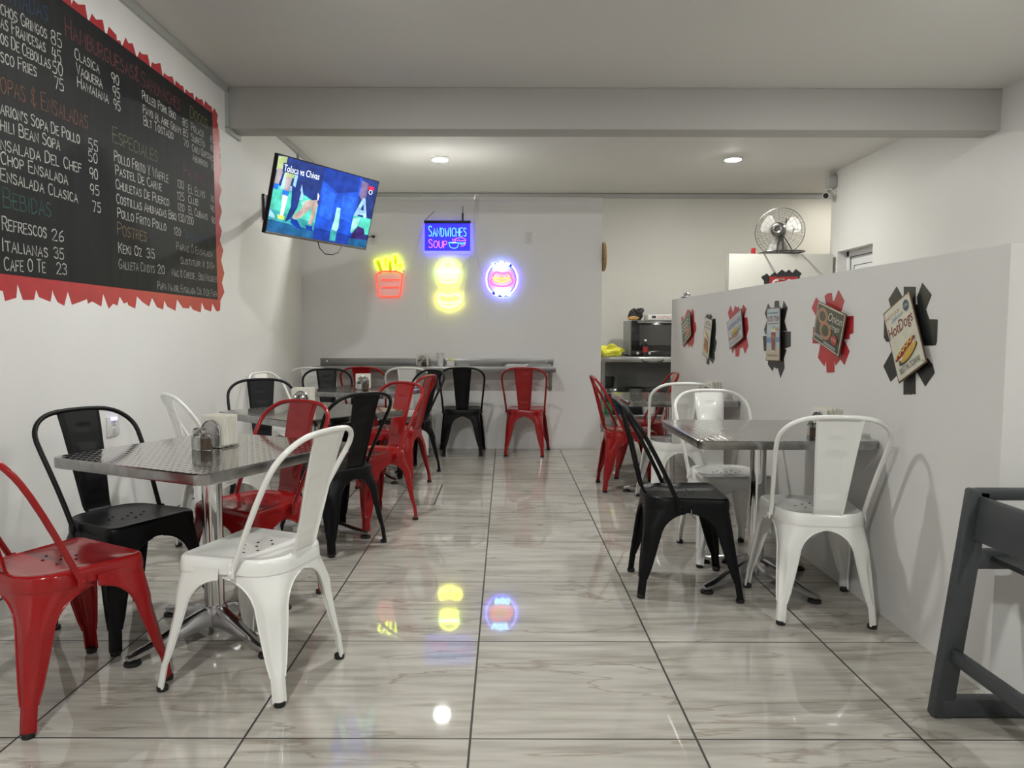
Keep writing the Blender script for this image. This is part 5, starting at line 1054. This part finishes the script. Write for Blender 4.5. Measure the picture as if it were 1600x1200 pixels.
MB().lathe([(.02, -.22), (.062, -.21), (.080, -.17), (.082, -.09), (.06, -.06)], 24, ctr, 0, axis=axf).build('motor', M['fan_met'], fan)
MB().lathe([(.052, .120), (.052, .138), (.040, .146), (.02, .148)], 24, ctr, 0, axis=axf).build('badge', M['chrome'], fan)
MB().lathe([(.030, .222), (.046, .222), (.048, .230), (.040, .236), (.030, .232)], 24, ctr, 0, axis=-axf, capb=False, capt=False).build('rear_ring', M['chrome'], fan)
MB().lathe([(.007, 0), (.007, .035), (.011, .037), (.010, .045)], 10, ctr + Vector((0.02, -.13, .07)), 0).build('oscillation_knob', M['blackp'], fan)
for k in range(3):
    a = math.radians(35+120*k); rows = []
    for r in (.03, .08, .14, .20, .225):
        hw = .28 + .25*min(1, r/.14) - (.15 if r > .21 else 0); rows.append([fp(r*math.cos(a+hw*s_), -.03+.035*s_, r*math.sin(a+hw*s_)) for s_ in (-1, -.5, 0, .5, 1)])
    MB().grid(rows).build('blade', M['fan_blade'], fan, 50, solid=.0015)
o = MB().box((0, 0, .035), (.04, .04, .07), 0, .004).build('small_box', M['cola'], None); o.location = (2.79, 8.17, fz); tag(o, 'tiny dark red box on top of the low wall, left of the fan', 'box')

# ---------------------------------------------------------------- kitchen seen through the gap
t = thing('work_table', 'stainless kitchen work table carrying the black oven', 'table', (1.85, 8.98, 0))
MB().box((0, 0, .905), (1.42, .68, .03), 0, .004).box((0, -.335, .885), (1.42, .012, .06), 0, .003).build('worktop', M['steel_b'], t)
MB().box((0, .33, .95), (1.42, .012, .10), 0, .003).build('upstand', M['steel'], t)
for sx in (-1, 1):
    for sy in (-1, 1):
        MB().tube([(sx*.66, sy*.29, .0), (sx*.66, sy*.29, .89)], .022, 12).build('leg', M['steel'], t)
MB().box((0, .285, .50), (1.34, .01, .74), 0, .002).build('shaded_back_panel', M['steel_dk'], t)  # steel back whose dark grey paints in the shade under the worktop
MB().box((0, 0, .475), (1.34, .60, .02), 0, .003).build('middle_shelf', M['steel'], t)
MB().box((0, 0, .20), (1.34, .60, .02), 0, .003).build('lower_shelf', M['steel'], t)
mb = MB().tube([(-.21, -.345, .885), (-.19, -.36, .862), (-.12, -.365, .845), (-.04, -.365, .845), (.03, -.36, .862), (.05, -.345, .885)], .007, 8); mb.build('hanging_cable', M['cable_b'], t)
ov = thing('oven', 'black countertop convection oven on the kitchen work table', 'oven', (1.93, 8.98, .92))
MB().box((0, .0, .225), (.84, .50, .42), 0, .006).build('body', M['oven_grey'], ov)
MB().box((0, -.265, .235), (.82, .03, .40), 0, .006).build('door', M['oven_blk'], ov)
MB().box((0.02, -.282, .26), (.66, .004, .24), 0).build('door_window', M['oven_glass'], ov, 0)
MB().box((0.03, -.295, .415), (.74, .02, .016), 0, .004).build('door_handle', M['chrome'], ov)
MB().box((0, -.266, .0375+.0), (.82, .034, .07), 0, .003).build('control_panel', M['oven_blk'], ov)
for k, x in enumerate((-.33, -.19, .16)): MB().lathe([(.020, 0), (.019, .016), (.015, .02)], 16, (x, -.283, .042), 0, axis=(0, -1, 0)).build('knob', M['chrome'], ov)
mb = MB()
for x in (-.38, .38):
    for y in (-.2, .2): mb.lathe([(.02, 0), (.02, .02)], 10, (x, y, 0))
mb.build('foot', M['rubber'], ov)
bt = thing('soda_bottle', 'small plastic soda bottle with red label in front of the oven', 'bottle', (1.685, 8.655, .92))
MB().lathe([(.028, 0), (.033, .006), (.033, .03), (.030, .05), (.033, .08), (.033, .12), (.026, .15), (.014, .175), (.0135, .19)], 20).build('bottle_body', M['glass'], bt)
MB().lathe([(.0285, .004), (.0295, .05), (.030, .065)], 18).build('soda', M['soda'], bt)
MB().lathe([(.0338, .055), (.0342, .115)], 20, capb=False, capt=False).build('label_band', M['cola'], bt)
MB().lathe([(.0155, .188), (.0155, .205), (.013, .207)], 16).build('cap', M['cardw'], bt)
# yellow bag, lumpy
def lump(n, m, loc, rx, ry, rz_, seed, lab, cat, spike=.25):
    r = random.Random(seed); bm = bmesh.new(); bmesh.ops.create_icosphere(bm, subdivisions=3, radius=1)
    ph = [(Vector((r.uniform(-1, 1), r.uniform(-1, 1), r.uniform(-1, 1))).normalized(), r.uniform(2, 5), r.uniform(0, 6)) for _ in range(9)]
    for v in bm.verts:
        d = sum(math.sin(a.dot(v.co)*f*1.6+p) for a, f, p in ph)/9*spike*2; v.co *= (1+d)
        v.co = Vector((v.co.x*rx, v.co.y*ry, max(v.co.z, -.75)*rz_ + .75*rz_))
    me = bpy.data.meshes.new(n); bm.to_mesh(me); bm.free(); me.materials.append(m); o = bpy.data.objects.new(n, me); COL.objects.link(o); o.location = loc
    return tag(o, lab, cat)
lump('plastic_bag', M['yellow'], (1.28, 8.83, .921), .15, .10, .085, 4, 'crumpled yellow plastic bag at the left end of the work table', 'bag', .4)
lump('bread_roll', M['bun'], (1.58, 8.93, 1.366), .07, .06, .028, 6, 'wrapped bread roll on top of the oven', 'bread', .15)
lump('black_bag', M['blackp'], (1.635, 9.08, 1.366), .085, .05, .085, 9, 'crumpled black plastic bag on top of the oven behind the bread', 'bag', .5)
t = thing('carton_box', 'flat white box with red lettering on top of the oven', 'box', (1.95, 8.93, 1.366))
MB().box((0, 0, .032), (.42, .28, .064), 0, .003).build('carton', M['cardw'], t)
fv, ff = font_mesh('DOMAZ'); MB().add([(-.09+.16*a_, -.1412, .016+.036*b_) for a_, b_ in fv], ff).build('red_lettering', pmats['red'], t, 0)
MB().box((-.14, -.1412, .034), (.05, .001, .03)).build('dark_print', M['gap'], t, 0)
t = thing('service_bell', 'chrome service bell on the far end of the partition top', 'bell', (1.66, 6.62, 1.5165))
MB().lathe([(.048, 0), (.050, .006), (.046, .012)], 24).build('base', M['blackp'], t)
MB().lathe([(.044, .013), (.043, .024), (.034, .040), (.018, .050), (.004, .052)], 24).build('dome', M['chrome'], t)
MB().lathe([(.005, .052), (.005, .060), (.009, .062), (.009, .066), (.003, .068)], 12).build('button', M['chrome'], t)
# pans and tubs on the shelves under the table
zs = .485
t = thing('frying_pan', 'steel frying pan on the middle shelf under the work table', 'pan', (1.60, 8.86, zs))
MB().lathe([(.11, 0), (.15, .045), (.156, .047), (.148, .044), (.108, .004)], 28, capt=False).build('pan_body', M['chrome'], t); MB().bar((.15, 0, .04), (.33, -.05, .075), .02, .008, 0, .002).build('handle', M['blackp'], t)
t = thing('baking_dish', 'shallow steel dish beside the frying pan on the middle shelf', 'dish', (1.30, 8.82, zs))
MB().lathe([(.09, 0), (.12, .04), (.124, .041), (.116, .038), (.088, .003)], 24, capt=False).build('dish_body', M['cast'], t)
t = thing('wire_rack', 'upright wire rack on the middle shelf under the work table', 'rack', (1.55, 9.14, zs))
mb = MB()
for k in range(6): mb.tube([(-.12, 0, .05+.03*k), (.12, 0, .05+.03*k)], .003, 6)
for x in (-.12, -.04, .04, .12): mb.tube([(x, 0, 0), (x, 0, .21)], .003, 6)
for x in (-.12, .12): mb.tube([(x, -.06, .003), (x, .06, .003)], .003, 6)
mb.build('rack_wire', M['fan_wire'], t)
t = thing('utensil_bucket', 'black plastic bucket at the left end of the middle shelf', 'bucket', (1.30, 9.05, zs))
MB().lathe([(.06, 0), (.08, .17), (.084, .17), (.076, .165), (.056, .01)], 20, capt=False).build('bucket_body', M['blackp'], t)
zs = .2105
for nm_, m_, x, y, lab in (('plastic_tub', M['blue_tub'], 1.45, 8.84, 'blue plastic tub on the lowest shelf under the work table'), ('plastic_tub', M['green_tub'], 1.24, 8.80, 'green plastic tub at the left of the lowest shelf'), ('plastic_tub', M['cardw'], 1.78, 8.86, 'white plastic tub on the lowest shelf under the oven')):
    t = thing(nm_, lab, 'tub', (x, y, zs), 0, 'plastic tubs'); MB().lathe([(.075, 0), (.092, .13), (.096, .13), (.088, .126), (.07, .008)], 22, capt=False).build('tub_body', m_, t); MB().lathe([(.097, .128), (.099, .136), (.097, .138)], 22).build('tub_rim', m_, t)
# round wooden board on the end face of the back wall
t = thing('round_board', 'round golden wooden board hung at the end of the neon wall', 'board', (0.985, 7.46, 1.985))
MB().lathe([(.135, 0), (.15, .008), (.15, .030), (.14, .038)], 36, (0, 0, 0), 0, axis=(1, 0, 0)).build('board_disc', M['wood'], t); MB().lathe([(.010, .038), (.010, .044)], 10, (0, 0, .11), 0, axis=(1, 0, 0)).build('hook', M['chrome'], t)

# ---------------------------------------------------------------- grey wooden high chair, right foreground
hc = thing('high_chair', 'dark grey wooden high chair cut off by the right edge of the photo', 'high chair', (1.58, 1.93, 0))
def beam(pts, nm_, bev=.008, w_=.03):
    return None
for sy in (1, -1):
    yy = sy*.225
    for sx in (-1, 1):
        # leaning post, wide face towards the viewer
        P = [(sx*.262, yy-.02, 0), (sx*.165, yy-.02, .715), (sx*.118, yy-.02, .715), (sx*.185, yy-.02, .0)]
        mb = MB(); mb.bar((sx*.228, yy, .0), (sx*.140, yy, .715), .062, .04, 0, .008, up=(0, 1, 0)); mb.build('leg', M['grey_wood'], hc, 40)
    MB().box((0, yy, .034), (.47, .042, .060), 0, .008).build('floor_rail', M['grey_wood'], hc, 40)
    MB().box((0, yy, .50), (.32, .035, .060), 0, .008).build('side_rail', M['grey_wood'], hc, 40)
    MB().box((0, yy, .700), (.30, .040, .035), 0, .008).build('arm_rail', M['grey_wood'], hc, 40)
MB().box((-.148, 0, .630), (.022, .45, .135), 0, .008, Matrix.Rotation(math.radians(7), 3, 'Y')).build('back_board', M['grey_wood'], hc, 40)
MB().box((.148, 0, .630), (.022, .45, .06), 0, .008).build('front_bar', M['grey_wood'], hc, 40)
for sx, zz in ((-1, .20), (1, .16)): MB().bar((sx*.200, .22, zz), (sx*.200, -.22, zz), .030, .042, 0, .007).build('cross_rail', M['grey_wood'], hc, 40)
for k in range(3): MB().box((-.07+.075*k, 0, .505), (.065, .44, .018), 0, .005).build('seat_slat', M['grey_wood'], hc, 40)
